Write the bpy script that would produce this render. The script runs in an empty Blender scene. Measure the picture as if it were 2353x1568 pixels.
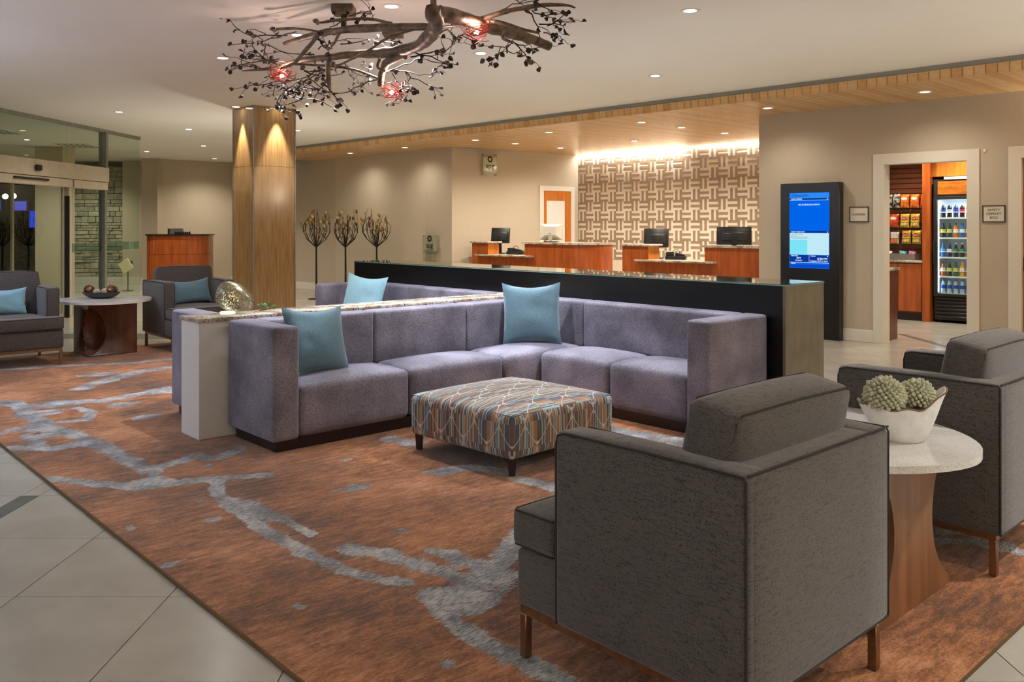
import bpy, bmesh, math, random
from mathutils import Vector, Matrix, Quaternion
random.seed(7)
scene = bpy.context.scene
C = scene.collection

# ------------------------------------------------------------------ camera
CAM_H = 1.45
cam_d = bpy.data.cameras.new('camera')
cam_d.sensor_width = 36.0
cam_d.lens = 30.08
cam_d.shift_y = -0.1122
cam_d.clip_end = 200
cam = bpy.data.objects.new('camera', cam_d)
C.objects.link(cam)
cam.location = (0, 0, CAM_H)
cam.rotation_euler = (math.pi / 2, 0, 0)
scene.camera = cam

# ------------------------------------------------------------------ world (night outside)
world = bpy.data.worlds.new('night')
scene.world = world
world.use_nodes = True
bg = world.node_tree.nodes['Background']
bg.inputs[0].default_value = (0.02, 0.035, 0.06, 1)
bg.inputs[1].default_value = 0.6

vs = scene.view_settings
vs.view_transform = 'Standard'
vs.look = 'None'
vs.gamma = 1.0
vs.use_curve_mapping = False
vs.exposure = 0.28

LAMP_W = 115.0      # watts of one ordinary recessed downlight
FILL_W = 800.0   # watts of one added fill uplight
CEIL, SOFF = 3.11, 2.955

# ------------------------------------------------------------------ frames
TH = math.radians(42.6)
ct, st = math.cos(TH), math.sin(TH)
def R(r, s, z=0.0):
    return Vector((r * ct - s * st, r * st + s * ct, z))
WA = math.atan2(-0.695, 0.719)
P0 = Vector((3.379, 11.706, 0))
UX, NX = Vector((0.719, -0.695, 0)), Vector((0.695, 0.719, 0))
def W(u, d, z=0.0):
    return P0 + UX * u + NX * d + Vector((0, 0, z))

# ------------------------------------------------------------------ materials
def srgb(r, g, b):
    def f(v):
        v /= 255.0
        return v / 12.92 if v <= 0.04045 else ((v + 0.055) / 1.055) ** 2.4
    return (f(r), f(g), f(b), 1.0)

MATS = {}
def mat(name, c1, c2=None, rough=0.5, metal=0.0, scale=6.0, stretch=(1, 1, 1), bump=0.0, bscale=None,
        coat=0.0, sheen=0.0, spec=0.5, emit=None, estr=0.0, lo=0.35, hi=0.65, detail=4.0, rot=0.0):
    if name in MATS:
        return MATS[name]
    m = bpy.data.materials.new(name)
    m.use_nodes = True
    nt = m.node_tree
    b = nt.nodes['Principled BSDF']
    b.inputs['Base Color'].default_value = c1
    b.inputs['Roughness'].default_value = rough
    b.inputs['Metallic'].default_value = metal
    b.inputs['Specular IOR Level'].default_value = spec
    b.inputs['Coat Weight'].default_value = coat
    b.inputs['Coat Roughness'].default_value = 0.08
    if sheen:
        b.inputs['Sheen Weight'].default_value = sheen
        b.inputs['Sheen Roughness'].default_value = 0.4
    if emit:
        b.inputs['Emission Color'].default_value = emit
        b.inputs['Emission Strength'].default_value = estr
    if c2 or bump:
        tc = nt.nodes.new('ShaderNodeTexCoord')
        mp = nt.nodes.new('ShaderNodeMapping')
        mp.inputs['Scale'].default_value = stretch
        mp.inputs['Rotation'].default_value = (0, 0, rot)
        nt.links.new(tc.outputs['Object'], mp.inputs['Vector'])
        nz = nt.nodes.new('ShaderNodeTexNoise')
        nz.inputs['Scale'].default_value = scale
        nz.inputs['Detail'].default_value = detail
        nt.links.new(mp.outputs[0], nz.inputs['Vector'])
        if c2:
            cr = nt.nodes.new('ShaderNodeValToRGB')
            cr.color_ramp.elements[0].position = lo
            cr.color_ramp.elements[1].position = hi
            cr.color_ramp.elements[0].color = c1
            cr.color_ramp.elements[1].color = c2
            nt.links.new(nz.outputs['Fac'], cr.inputs[0])
            nt.links.new(cr.outputs[0], b.inputs['Base Color'])
        if bump:
            bp = nt.nodes.new('ShaderNodeBump')
            bp.inputs['Strength'].default_value = bump
            bp.inputs['Distance'].default_value = 0.01
            if bscale:
                n2 = nt.nodes.new('ShaderNodeTexNoise')
                n2.inputs['Scale'].default_value = bscale
                n2.inputs['Detail'].default_value = 2
                nt.links.new(mp.outputs[0], n2.inputs['Vector'])
                nt.links.new(n2.outputs['Fac'], bp.inputs['Height'])
            else:
                nt.links.new(nz.outputs['Fac'], bp.inputs['Height'])
            nt.links.new(bp.outputs[0], b.inputs['Normal'])
    MATS[name] = m
    return m

def glass_mat(name, tint, refl=0.10):
    m = bpy.data.materials.new(name)
    m.use_nodes = True
    nt = m.node_tree
    nt.nodes.clear()
    out = nt.nodes.new('ShaderNodeOutputMaterial')
    tr = nt.nodes.new('ShaderNodeBsdfTransparent')
    tr.inputs[0].default_value = tint
    gl = nt.nodes.new('ShaderNodeBsdfGlossy')
    gl.inputs['Roughness'].default_value = 0.01
    gl.inputs['Color'].default_value = (0.9, 1, 0.94, 1)
    fr = nt.nodes.new('ShaderNodeFresnel')
    fr.inputs[0].default_value = 1.45
    ad = nt.nodes.new('ShaderNodeMath'); ad.operation = 'MULTIPLY_ADD'
    ad.inputs[1].default_value = 0.8; ad.inputs[2].default_value = refl * 0.3
    nt.links.new(fr.outputs[0], ad.inputs[0])
    ge = nt.nodes.new('ShaderNodeNewGeometry')
    iv = nt.nodes.new('ShaderNodeMath'); iv.operation = 'SUBTRACT'; iv.inputs[0].default_value = 1.0
    nt.links.new(ge.outputs['Backfacing'], iv.inputs[1])
    ml = nt.nodes.new('ShaderNodeMath'); ml.operation = 'MULTIPLY'
    nt.links.new(ad.outputs[0], ml.inputs[0]); nt.links.new(iv.outputs[0], ml.inputs[1])
    mx = nt.nodes.new('ShaderNodeMixShader')
    nt.links.new(ml.outputs[0], mx.inputs[0])
    nt.links.new(tr.outputs[0], mx.inputs[1])
    nt.links.new(gl.outputs[0], mx.inputs[2])
    nt.links.new(mx.outputs[0], out.inputs[0])
    return m

def emit_mat(name, col, s):
    m = bpy.data.materials.new(name)
    m.use_nodes = True
    nt = m.node_tree
    nt.nodes.clear()
    out = nt.nodes.new('ShaderNodeOutputMaterial')
    e = nt.nodes.new('ShaderNodeEmission')
    e.inputs[0].default_value = col
    e.inputs[1].default_value = s
    nt.links.new(e.outputs[0], out.inputs[0])
    return m

# walls and shell
m_ceil = mat('ceiling_paint', srgb(240, 236, 226), srgb(236, 231, 220), rough=0.9, scale=0.6)
m_wall = mat('wall_vinyl', srgb(196, 184, 164), srgb(188, 175, 154), rough=0.8, scale=40, stretch=(1, 1, 6), bump=0.05)
m_wall_light = mat('wall_vinyl_light', srgb(206, 194, 172), srgb(198, 185, 162), rough=0.8, scale=40, stretch=(1, 1, 6), bump=0.05)
m_trim = mat('trim_paint', srgb(226, 221, 208), rough=0.45)
m_grey = mat('grey_metal_strip', srgb(150, 147, 138), rough=0.5)
m_alu = mat('aluminium', srgb(168, 168, 164), srgb(152, 152, 150), rough=0.35, metal=0.7, scale=20)
m_champ = mat('champagne_aluminium', srgb(200, 190, 168), srgb(190, 180, 158), rough=0.45, metal=0.25, scale=10)
m_tile = mat('porcelain_tile', srgb(172, 166, 154), srgb(160, 154, 142), rough=0.22, scale=2.5, spec=0.5)
m_darktile = mat('dark_tile', srgb(98, 99, 90), srgb(84, 85, 78), rough=0.3, scale=12)
m_grout = mat('grout', srgb(96, 88, 76), rough=0.9)
m_black = mat('black_plastic', srgb(24, 24, 25), rough=0.35)
m_rubber = mat('black_rubber', srgb(16, 16, 16), rough=0.7)
# woods
m_cedar = [mat('cedar_%d' % i, srgb(*a), srgb(*b), rough=0.22, scale=3, stretch=(0.6, 9, 9), coat=0.12)
           for i, (a, b) in enumerate([((220, 176, 118), (204, 156, 98)), ((226, 186, 130), (212, 168, 112)), ((212, 164, 106), (198, 148, 92)), ((222, 180, 122), (214, 166, 106))])]
m_cherry = mat('cherry_veneer', srgb(182, 96, 44), srgb(156, 76, 32), rough=0.25, scale=3, stretch=(6, 6, 0.6), coat=0.3)
m_cherry_dk = mat('cherry_dark', srgb(116, 54, 26), srgb(92, 40, 20), rough=0.3, scale=3, stretch=(6, 6, 0.6), coat=0.2)
m_maple = mat('honey_maple', srgb(206, 124, 46), srgb(184, 104, 34), rough=0.35, scale=3, stretch=(6, 6, 0.6))
m_slat = mat('slatwall_wood', srgb(122, 66, 32), srgb(100, 50, 24), rough=0.4, scale=3, stretch=(0.6, 6, 8))
m_colwood = mat('column_veneer', srgb(178, 142, 94), srgb(142, 106, 64), rough=0.16, scale=7, stretch=(6, 6, 0.35), coat=0.6, lo=0.3, hi=0.7, detail=9)
m_walnut = mat('walnut_veneer', srgb(98, 58, 36), srgb(72, 40, 25), rough=0.35, scale=3, stretch=(8, 8, 0.5), coat=0.15)
m_walnut_lt = mat('walnut_veneer_light', srgb(138, 94, 58), srgb(112, 72, 42), rough=0.4, scale=3, stretch=(8, 8, 0.5))
m_espresso = mat('espresso_wood', srgb(34, 24, 20), rough=0.35)
m_consoleblk = mat('console_black_veneer', srgb(13, 11, 12), srgb(10, 9, 10), rough=0.3, scale=20, spec=0.35)
m_consoleend = mat('console_end_laminate', srgb(116, 109, 90), srgb(98, 92, 76), rough=0.45, scale=5, stretch=(2, 2, 1))
m_mirror = mat('console_mirror_glass', srgb(150, 156, 148), rough=0.02, metal=1.0)
m_tealglass = mat('glass_edge_teal', srgb(120, 160, 150), rough=0.1)
m_branch = mat('driftwood_bronze', srgb(134, 112, 88), srgb(58, 44, 33), rough=0.5, metal=0.15, scale=14, stretch=(1, 1, 1), bump=0.7, lo=0.3, hi=0.7)
m_twig = mat('dark_bronze', srgb(62, 48, 38), srgb(40, 31, 26), rough=0.5, metal=0.4, scale=14)
m_leafmetal = mat('bronze_leaf', srgb(72, 64, 56), srgb(50, 42, 36), rough=0.4, metal=0.6, scale=30)
m_copper = mat('red_copper_wire', srgb(136, 44, 36), rough=0.35, metal=0.6)
m_iron = mat('blackened_iron', srgb(42, 36, 28), rough=0.55, metal=0.4)
m_goldleaf = mat('gold_leaf', srgb(176, 136, 78), srgb(126, 92, 50), rough=0.35, metal=0.5, scale=20)
m_chrome = mat('brushed_bronze_steel', srgb(150, 120, 92), srgb(130, 102, 78), rough=0.28, metal=0.85, scale=20)
m_whitepaint = mat('white_lacquer', srgb(228, 226, 222), rough=0.5)
m_downtrim = mat('downlight_trim', srgb(232, 228, 216), rough=0.4)
m_lens = emit_mat('downlight_lens', (1, 0.93, 0.8, 1), 14)
m_lens_cool = emit_mat('downlight_lens_cool', (1, 0.98, 0.95, 1), 14)

def granite(name, base, dark, mid, sc=26):
    m = bpy.data.materials.new(name); m.use_nodes = True
    nt = m.node_tree; b = nt.nodes['Principled BSDF']
    b.inputs['Roughness'].default_value = 0.18
    tc = nt.nodes.new('ShaderNodeTexCoord')
    n1 = nt.nodes.new('ShaderNodeTexNoise'); n1.inputs['Scale'].default_value = sc; n1.inputs['Detail'].default_value = 5
    n2 = nt.nodes.new('ShaderNodeTexNoise'); n2.inputs['Scale'].default_value = 7; n2.inputs['Detail'].default_value = 6
    r1 = nt.nodes.new('ShaderNodeValToRGB')
    e = r1.color_ramp.elements
    e[0].position = 0.36; e[0].color = dark
    e[1].position = 0.46; e[1].color = base
    r2 = nt.nodes.new('ShaderNodeValToRGB')
    r2.color_ramp.elements[0].position = 0.45; r2.color_ramp.elements[0].color = (1, 1, 1, 1)
    r2.color_ramp.elements[1].position = 0.62; r2.color_ramp.elements[1].color = mid
    mx = nt.nodes.new('ShaderNodeMix'); mx.data_type = 'RGBA'; mx.blend_type = 'MULTIPLY'
    mx.inputs[0].default_value = 1.0
    for n in (n1, n2):
        nt.links.new(tc.outputs['Object'], n.inputs['Vector'])
    nt.links.new(n1.outputs['Fac'], r1.inputs[0]); nt.links.new(n2.outputs['Fac'], r2.inputs[0])
    nt.links.new(r1.outputs[0], mx.inputs[6]); nt.links.new(r2.outputs[0], mx.inputs[7])
    nt.links.new(mx.outputs[2], b.inputs['Base Color'])
    return m
m_granite = granite('granite', srgb(206, 198, 184), srgb(88, 78, 72), srgb(190, 176, 158), 60)
m_quartz = granite('quartz', srgb(216, 212, 205), srgb(176, 171, 164), srgb(244, 242, 238), 190)

def weave(name, c1, c2, sx=220.0, rough=0.9, sheen=0.3, streak=(1, 1, 14)):
    """woven fabric: streaky threads over a finer noise"""
    m = bpy.data.materials.new(name); m.use_nodes = True
    nt = m.node_tree; b = nt.nodes['Principled BSDF']
    b.inputs['Roughness'].default_value = rough
    b.inputs['Sheen Weight'].default_value = sheen
    b.inputs['Specular IOR Level'].default_value = 0.2
    tc = nt.nodes.new('ShaderNodeTexCoord')
    mp = nt.nodes.new('ShaderNodeMapping'); mp.inputs['Scale'].default_value = streak
    n1 = nt.nodes.new('ShaderNodeTexNoise'); n1.inputs['Scale'].default_value = 32; n1.inputs['Detail'].default_value = 4
    n2 = nt.nodes.new('ShaderNodeTexNoise'); n2.inputs['Scale'].default_value = sx; n2.inputs['Detail'].default_value = 2
    nt.links.new(tc.outputs['Object'], mp.inputs[0])
    nt.links.new(mp.outputs[0], n1.inputs['Vector'])
    nt.links.new(tc.outputs['Object'], n2.inputs['Vector'])
    ad = nt.nodes.new('ShaderNodeMath'); ad.operation = 'ADD'
    nt.links.new(n1.outputs['Fac'], ad.inputs[0]); nt.links.new(n2.outputs['Fac'], ad.inputs[1])
    cr = nt.nodes.new('ShaderNodeValToRGB')
    cr.color_ramp.elements[0].position = 0.75; cr.color_ramp.elements[0].color = c1
    cr.color_ramp.elements[1].position = 1.2; cr.color_ramp.elements[1].color = c2
    mp2 = nt.nodes.new('ShaderNodeMath'); mp2.operation = 'MULTIPLY'; mp2.inputs[1].default_value = 1.0
    nt.links.new(ad.outputs[0], mp2.inputs[0])
    nt.links.new(mp2.outputs[0], cr.inputs[0])
    nt.links.new(cr.outputs[0], b.inputs['Base Color'])
    bp = nt.nodes.new('ShaderNodeBump'); bp.inputs['Strength'].default_value = 0.35; bp.inputs['Distance'].default_value = 0.004
    nt.links.new(ad.outputs[0], bp.inputs['Height']); nt.links.new(bp.outputs[0], b.inputs['Normal'])
    return m
m_tweed = weave('charcoal_tweed', srgb(38, 34, 33), srgb(80, 74, 69))
m_pipe = mat('charcoal_piping', srgb(44, 40, 39), rough=0.9)
m_teal = weave('teal_weave', srgb(62, 88, 100), srgb(98, 126, 138), sx=300, streak=(6, 6, 6))
m_teal_lt = weave('light_teal_weave', srgb(94, 138, 152), srgb(138, 178, 190), sx=300, streak=(8, 8, 3))

def velvet():
    m = bpy.data.materials.new('lavender_grey_chenille'); m.use_nodes = True
    nt = m.node_tree; b = nt.nodes['Principled BSDF']
    b.inputs['Roughness'].default_value = 0.62
    b.inputs['Sheen Weight'].default_value = 0.7
    b.inputs['Sheen Roughness'].default_value = 0.35
    b.inputs['Sheen Tint'].default_value = srgb(190, 190, 225)
    b.inputs['Specular IOR Level'].default_value = 0.35
    tc = nt.nodes.new('ShaderNodeTexCoord')
    n1 = nt.nodes.new('ShaderNodeTexNoise'); n1.inputs['Scale'].default_value = 3.0; n1.inputs['Detail'].default_value = 5
    v = nt.nodes.new('ShaderNodeTexVoronoi'); v.inputs['Scale'].default_value = 95
    for n in (n1, v):
        nt.links.new(tc.outputs['Object'], n.inputs['Vector'])
    cr = nt.nodes.new('ShaderNodeValToRGB')
    cr.color_ramp.elements[0].position = 0.35; cr.color_ramp.elements[0].color = srgb(112, 109, 120)
    cr.color_ramp.elements[1].position = 0.65; cr.color_ramp.elements[1].color = srgb(156, 152, 165)
    nt.links.new(n1.outputs['Fac'], cr.inputs[0])
    r2 = nt.nodes.new('ShaderNodeValToRGB')
    r2.color_ramp.elements[0].position = 0.1; r2.color_ramp.elements[0].color = (1, 1, 1, 1)
    r2.color_ramp.elements[1].position = 0.7; r2.color_ramp.elements[1].color = (0.62, 0.6, 0.62, 1)
    nt.links.new(v.outputs['Distance'], r2.inputs[0])
    mx = nt.nodes.new('ShaderNodeMix'); mx.data_type = 'RGBA'; mx.blend_type = 'MULTIPLY'; mx.inputs[0].default_value = 1
    nt.links.new(cr.outputs[0], mx.inputs[6]); nt.links.new(r2.outputs[0], mx.inputs[7])
    nt.links.new(mx.outputs[2], b.inputs['Base Color'])
    bp = nt.nodes.new('ShaderNodeBump'); bp.inputs['Strength'].default_value = 0.3; bp.inputs['Distance'].default_value = 0.004
    bp.invert = True
    nt.links.new(v.outputs['Distance'], bp.inputs['Height']); nt.links.new(bp.outputs[0], b.inputs['Normal'])
    return m
m_velvet = velvet()

# ------------------------------------------------------------------ mesh helpers
def nb():
    return bmesh.new()

def box(bm, x0, x1, y0, y1, z0, z1, mi=0):
    vs_ = [bm.verts.new((x, y, z)) for z in (z0, z1) for y in (y0, y1) for x in (x0, x1)]
    for f in ((0, 2, 3, 1), (4, 5, 7, 6), (0, 1, 5, 4), (2, 6, 7, 3), (0, 4, 6, 2), (1, 3, 7, 5)):
        fc = bm.faces.new([vs_[i] for i in f]); fc.material_index = mi
    return vs_

def rbox(bm, x0, x1, y0, y1, z0, z1, b=0.01, seg=2):
    t = nb()
    box(t, x0, x1, y0, y1, z0, z1)
    bmesh.ops.bevel(t, geom=t.edges[:] , offset=b, segments=seg, affect='EDGES', profile=0.5)
    merge(bm, t)

def merge(bm, t):
    me = bpy.data.meshes.new('tmp')
    t.to_mesh(me); t.free()
    bm.from_mesh(me)
    bpy.data.meshes.remove(me)

def _axis(a, b, bev, n):
    L = [a + bev * (1 - math.cos(k * math.pi / 6)) for k in range(3)]
    inner = [a + bev + (b - a - 2 * bev) * k / n for k in range(n + 1)]
    Rr = [b - (v - a) for v in reversed(L)]
    return L + inner + Rr

def cush(bm, x0, x1, y0, y1, z0, z1, bev=0.04, crown=0.0, bulge=0.0, n=6):
    """rounded upholstered block, optional crowned top and bulged sides"""
    A = [_axis(x0, x1, bev, n), _axis(y0, y1, bev, n), _axis(z0, z1, bev, max(2, n // 2))]
    t = nb()
    lo, hi = (x0, y0, z0), (x1, y1, z1)
    cache = {}
    def V(p):
        k = tuple(round(c, 5) for c in p)
        if k in cache:
            return cache[k]
        q = [min(max(p[i], lo[i] + bev), hi[i] - bev) for i in range(3)]
        d = Vector([p[i] - q[i] for i in range(3)])
        if d.length > 1e-9:
            d = d.normalized() * bev
        w = [q[i] + d[i] for i in range(3)]
        u = [2 * (w[i] - lo[i]) / (hi[i] - lo[i]) - 1 for i in range(3)]
        if crown:
            tz = (w[2] - z0) / (z1 - z0)
            w[2] += crown * max(0, 1 - abs(u[0]) ** 2.5) * max(0, 1 - abs(u[1]) ** 2.5) * max(0, tz) ** 2
        if bulge:
            w[1] += bulge * (1 if u[1] > 0 else -1) * abs(u[1]) * max(0, 1 - u[0] ** 4) * max(0, 1 - u[2] ** 2)
            w[0] += bulge * (1 if u[0] > 0 else -1) * abs(u[0]) * max(0, 1 - u[1] ** 4) * max(0, 1 - u[2] ** 2)
        cache[k] = t.verts.new(w)
        return cache[k]
    for ax in range(3):
        i, j = [(1, 2), (2, 0), (0, 1)][ax]
        for val, flip in ((lo[ax], True), (hi[ax], False)):
            for a in range(len(A[i]) - 1):
                for b in range(len(A[j]) - 1):
                    P = []
                    for (ia, jb) in ((a, b), (a + 1, b), (a + 1, b + 1), (a, b + 1)):
                        p = [0, 0, 0]; p[ax] = val; p[i] = A[i][ia]; p[j] = A[j][jb]
                        P.append(V(p))
                    if flip:
                        P.reverse()
                    if len(set(P)) >= 3:
                        try:
                            t.faces.new(list(dict.fromkeys(P)))
                        except ValueError:
                            pass
    merge(bm, t)

def tube(bm, pts, rad, n=8, cap=True, close=False):
    pts = [Vector(p) for p in pts]
    m = len(pts)
    if not hasattr(rad, '__len__'):
        rad = [rad] * m
    rings = []
    ref = None
    for i, p in enumerate(pts):
        if close:
            d = pts[(i + 1) % m] - pts[i - 1]
        else:
            d = (pts[min(i + 1, m - 1)] - pts[max(i - 1, 0)])
        if d.length < 1e-9:
            d = Vector((0, 0, 1))
        d.normalize()
        if ref is None:
            ref = Vector((0, 0, 1)) if abs(d.z) < 0.9 else Vector((1, 0, 0))
        a = d.cross(ref)
        if a.length < 1e-6:
            a = d.cross(Vector((1, 0.3, 0)))
        a.normalize()
        b = a.cross(d).normalized()
        ref = b
        rings.append([bm.verts.new(p + (a * math.cos(2 * math.pi * k / n) + b * math.sin(2 * math.pi * k / n)) * rad[i]) for k in range(n)])
    rng = range(m) if close else range(m - 1)
    for i in rng:
        r0, r1 = rings[i], rings[(i + 1) % m]
        for k in range(n):
            bm.faces.new((r0[k], r1[k], r1[(k + 1) % n], r0[(k + 1) % n]))
    if cap and not close:
        bm.faces.new(rings[0]); bm.faces.new(list(reversed(rings[-1])))

def lathe(bm, prof, n=24, cx=0, cy=0, sx=1.0, sy=1.0):
    rings = []
    for (r, z) in prof:
        if r < 1e-6:
            rings.append([bm.verts.new((cx, cy, z))])
        else:
            rings.append([bm.verts.new((cx + sx * r * math.cos(2 * math.pi * k / n), cy + sy * r * math.sin(2 * math.pi * k / n), z)) for k in range(n)])
    for a, b in zip(rings[:-1], rings[1:]):
        if len(a) == 1 and len(b) == 1:
            continue
        for k in range(n):
            k2 = (k + 1) % n
            if len(a) == 1:
                bm.faces.new((a[0], b[k2], b[k]))
            elif len(b) == 1:
                bm.faces.new((a[k], a[k2], b[0]))
            else:
                bm.faces.new((a[k], a[k2], b[k2], b[k]))

def prism(bm, poly, z0, z1, mi=0):
    """vertical prism over a plan polygon"""
    a = [bm.verts.new((p[0], p[1], z0)) for p in poly]
    b = [bm.verts.new((p[0], p[1], z1)) for p in poly]
    n = len(poly)
    bm.faces.new(list(reversed(a))).material_index = mi
    bm.faces.new(b).material_index = mi
    for i in range(n):
        bm.faces.new((a[i], a[(i + 1) % n], b[(i + 1) % n], b[i])).material_index = mi

def prism_y(bm, poly, y0, y1):
    """prism over an x,z outline, extruded along y"""
    a = [bm.verts.new((p[0], y0, p[1])) for p in poly]
    b = [bm.verts.new((p[0], y1, p[1])) for p in poly]
    n = len(poly)
    bm.faces.new(a); bm.faces.new(list(reversed(b)))
    for i in range(n):
        bm.faces.new((a[i], b[i], b[(i + 1) % n], a[(i + 1) % n]))

def mesh_of(name, bm, mats, sharp=38.0):
    bmesh.ops.recalc_face_normals(bm, faces=bm.faces[:])
    lim = math.radians(sharp)
    for f in bm.faces:
        f.smooth = True
    for e in bm.edges:
        if len(e.link_faces) != 2 or e.calc_face_angle(0) > lim:
            e.smooth = False
    me = bpy.data.meshes.new(name)
    bm.to_mesh(me); bm.free()
    for m in (mats if isinstance(mats, (list, tuple)) else [mats]):
        me.materials.append(m)
    return me

def obj(name, bm, m, parent=None, label=None, loc=None, rot=None):
    me = bm if isinstance(bm, bpy.types.Mesh) else mesh_of(name, bm, m)
    o = bpy.data.objects.new(name, me)
    C.objects.link(o)
    if parent is not None:
        o.parent = parent
    if loc is not None:
        o.location = loc
    if rot is not None:
        o.rotation_euler = rot
    if label:
        o['label'] = label
    return o

def tag(o, label, cat, group=None):
    o['label'] = label; o['category'] = cat
    if group:
        o['group'] = group
    return o

def thing(name, label, cat, loc=(0, 0, 0), rotz=0.0, group=None):
    o = bpy.data.objects.new(name, None)
    o.empty_display_size = 0.1
    C.objects.link(o)
    o.location = loc
    o.rotation_euler = (0, 0, rotz)
    return tag(o, label, cat, group)

def struct(name, bm, m, loc=None, rot=None):
    o = obj(name, bm, m, None, None, loc, rot)
    o['kind'] = 'structure'
    return o

def copy_tree(o, parent=None):
    c = o.copy()
    C.objects.link(c)
    c.parent = parent
    for ch in list(o.children):
        copy_tree(ch, c)
    return c

def text_mesh(body, size, align='CENTER', depth=0.0008, m=None):
    """flat lettering standing in the x,z plane, facing -y"""
    cu = bpy.data.curves.new('lettering', 'FONT')
    cu.body = body
    cu.size = size
    cu.align_x = align
    cu.align_y = 'CENTER'
    cu.extrude = depth
    o = bpy.data.objects.new('tmp_text', cu)
    me = bpy.data.meshes.new_from_object(o)
    bpy.data.objects.remove(o)
    bpy.data.curves.remove(cu)
    me.transform(Matrix.Rotation(math.pi / 2, 4, 'X'))
    if m:
        me.materials.clear()
        me.materials.append(m)
    return me

def lettering(body, size, m, parent, x, y, z, align='CENTER', name='lettering'):
    return obj(name, text_mesh(body, size, align, m=m), None, parent, None, (x, y, z))
# ================================================================== STRUCTURE
# ------------------------------------------------------------------ floor with tiles
bm = nb()
box(bm, -22, 13, -5, 32, -0.2, -0.004)
floor = struct('floor', bm, m_grout)
RUG = (1.34, 5.585, 1.03, 10.62)      # r0, r1, s0, s1
def in_rug(x, y, mg):
    r, s = x * ct + y * st, -x * st + y * ct
    return RUG[0] + mg < r < RUG[1] - mg and RUG[2] + mg < s < RUG[3] - mg
def tile_mesh(w, l, m, name):
    t = nb()
    box(t, -w / 2, w / 2, -l / 2, l / 2, -0.012, 0.0)
    for f in list(t.faces):
        if f.normal.z < -0.5:
            t.faces.remove(f)
    return mesh_of(name, t, m)
TX, TY, GAP = 0.5985, 0.626, 0.0045
cells = []
for k in range(-20, 20):
    x0 = -2.541 + TX * k if k >= 0 else -2.638 + TX * k
    for j in range(-10, 42):
        cells.append((x0 + TX / 2, 3.346 + TY * (j + 0.5)))
tm = tile_mesh(TX - GAP, TY - GAP, m_tile, 'tile')
tm_s = tile_mesh(0.097 - GAP, TY - GAP, m_tile, 'narrow_tile')
tm_d = tile_mesh(0.097 - GAP, 2 * TY - GAP, m_darktile, 'dark_strip_tile')
near, rest = [], []
for (x, y) in cells:
    if in_rug(x, y, 0.45):
        continue
    vis = y > 1.9 and abs(x) < 0.62 * y + 0.3 and y < 12.6
    if vis:
        near.append((x, y))
    else:
        rest.append((x, y))
near.sort(key=lambda p: p[1])
rest += near[290:]
for (x, y) in near[:290]:
    obj('tile', tm, None, floor, None, (x, y, 0))
t = nb()
for (x, y) in rest:
    box(t, x - TX / 2 + GAP / 2, x + TX / 2 - GAP / 2, y - TY / 2 + GAP / 2, y + TY / 2 - GAP / 2, -0.012, 0)
o = obj('far_tiles', t, m_tile, floor); o['kind'] = 'stuff'
for j in range(-3, 16):
    y = 3.346 + TY * (j + 0.5)
    if j in (0, 1):
        continue
    obj('narrow_tile', tm_s, None, floor, None, (-2.5895, y, 0))
obj('dark_strip_tile', tm_d, None, floor, None, (-2.5895, 3.346 + TY * 1.0, 0))
# dark inlay strip just inside the sundries doorway and by the entrance
obj('dark_strip_tile', tm_d, None, floor, None, (5.22, 10.85, 0.0015), (0, 0, 0.0))
t = nb(); box(t, -6.9, -5.2, 11.0, 11.5, -0.01, 0.0015); box(t, -5.2, -4.4, 11.0, 11.5, -0.01, 0.0015)
obj('dark_entry_band', t, m_darktile, floor)

# ------------------------------------------------------------------ ceilings
bm = nb()
box(bm, -22, 13, -5, 32, CEIL, CEIL + 0.2)
ceiling = struct('ceiling', bm, m_ceil)

# wooden soffit over the front desk: boards run back from a fascia of short upright boards
PITCH = 0.107
def fr_(s):
    return 9.2 - 0.035 * (s - 2.74)
bm = nb()
poly = [R(fr_(-3.0) + 0.03, -3.0), R(fr_(18.2) + 0.03, 18.2), R(16, 18.2), R(16, -3.0)]
prism(bm, [(p.x, p.y) for p in poly], SOFF + 0.03, CEIL - 0.002)
soffit = struct('trim_1', bm, m_espresso)
soffit['label'] = 'timber clad soffit over the front desk'
PAT_D = 3.30
def soffit_len(s):
    """board length until the wall behind"""
    # pattern wall plane: n.(p-P0)=PAT_D-0.16
    best = None
    for r in [fr_(s) + 0.05 * k for k in range(1, 130)]:
        p = R(r, s)
        d = (p - P0).dot(NX); u = (p - P0).dot(UX)
        lim = PAT_D - 0.16 if -6.3 < u < 0.02 else (0.16 if u <= -6.3 else 0.06)
        if d > lim:
            best = r
            break
    return (best or fr_(s) + 5.0)
plank_cache = {}
i = 0
s = -0.2
while s < 17.6:
    L = round((soffit_len(s) - fr_(s)) / 0.1 + 0.5) * 0.1
    mi = (i * 7 + (i * i) // 3) % 4
    key = (L, mi)
    if key not in plank_cache:
        t = nb(); box(t, 0.0, L, -PITCH / 2 + 0.0025, PITCH / 2 - 0.0025, 0, 0.03)
        plank_cache[key] = mesh_of('soffit_plank', t, m_cedar[mi])
    o = obj('soffit_plank', plank_cache[key], None, soffit, None, R(fr_(s) + 0.02, s, SOFF), (0, 0, TH))
    key = ('f', mi)
    if key not in plank_cache:
        t = nb(); box(t, 0.0, 0.02, -PITCH / 2 + 0.0025, PITCH / 2 - 0.0025, 0, 0.10)
        plank_cache[key] = mesh_of('fascia_board', t, m_cedar[mi])
    obj('fascia_board', plank_cache[key], None, soffit, None, R(fr_(s), s, SOFF), (0, 0, TH + 0.035))
    s += PITCH; i += 1
t = nb()
pp = [R(fr_(-3.0) + 0.012, -3.0), R(fr_(18.2) + 0.012, 18.2), R(fr_(18.2) + 0.035, 18.2), R(fr_(-3.0) + 0.035, -3.0)]
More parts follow.
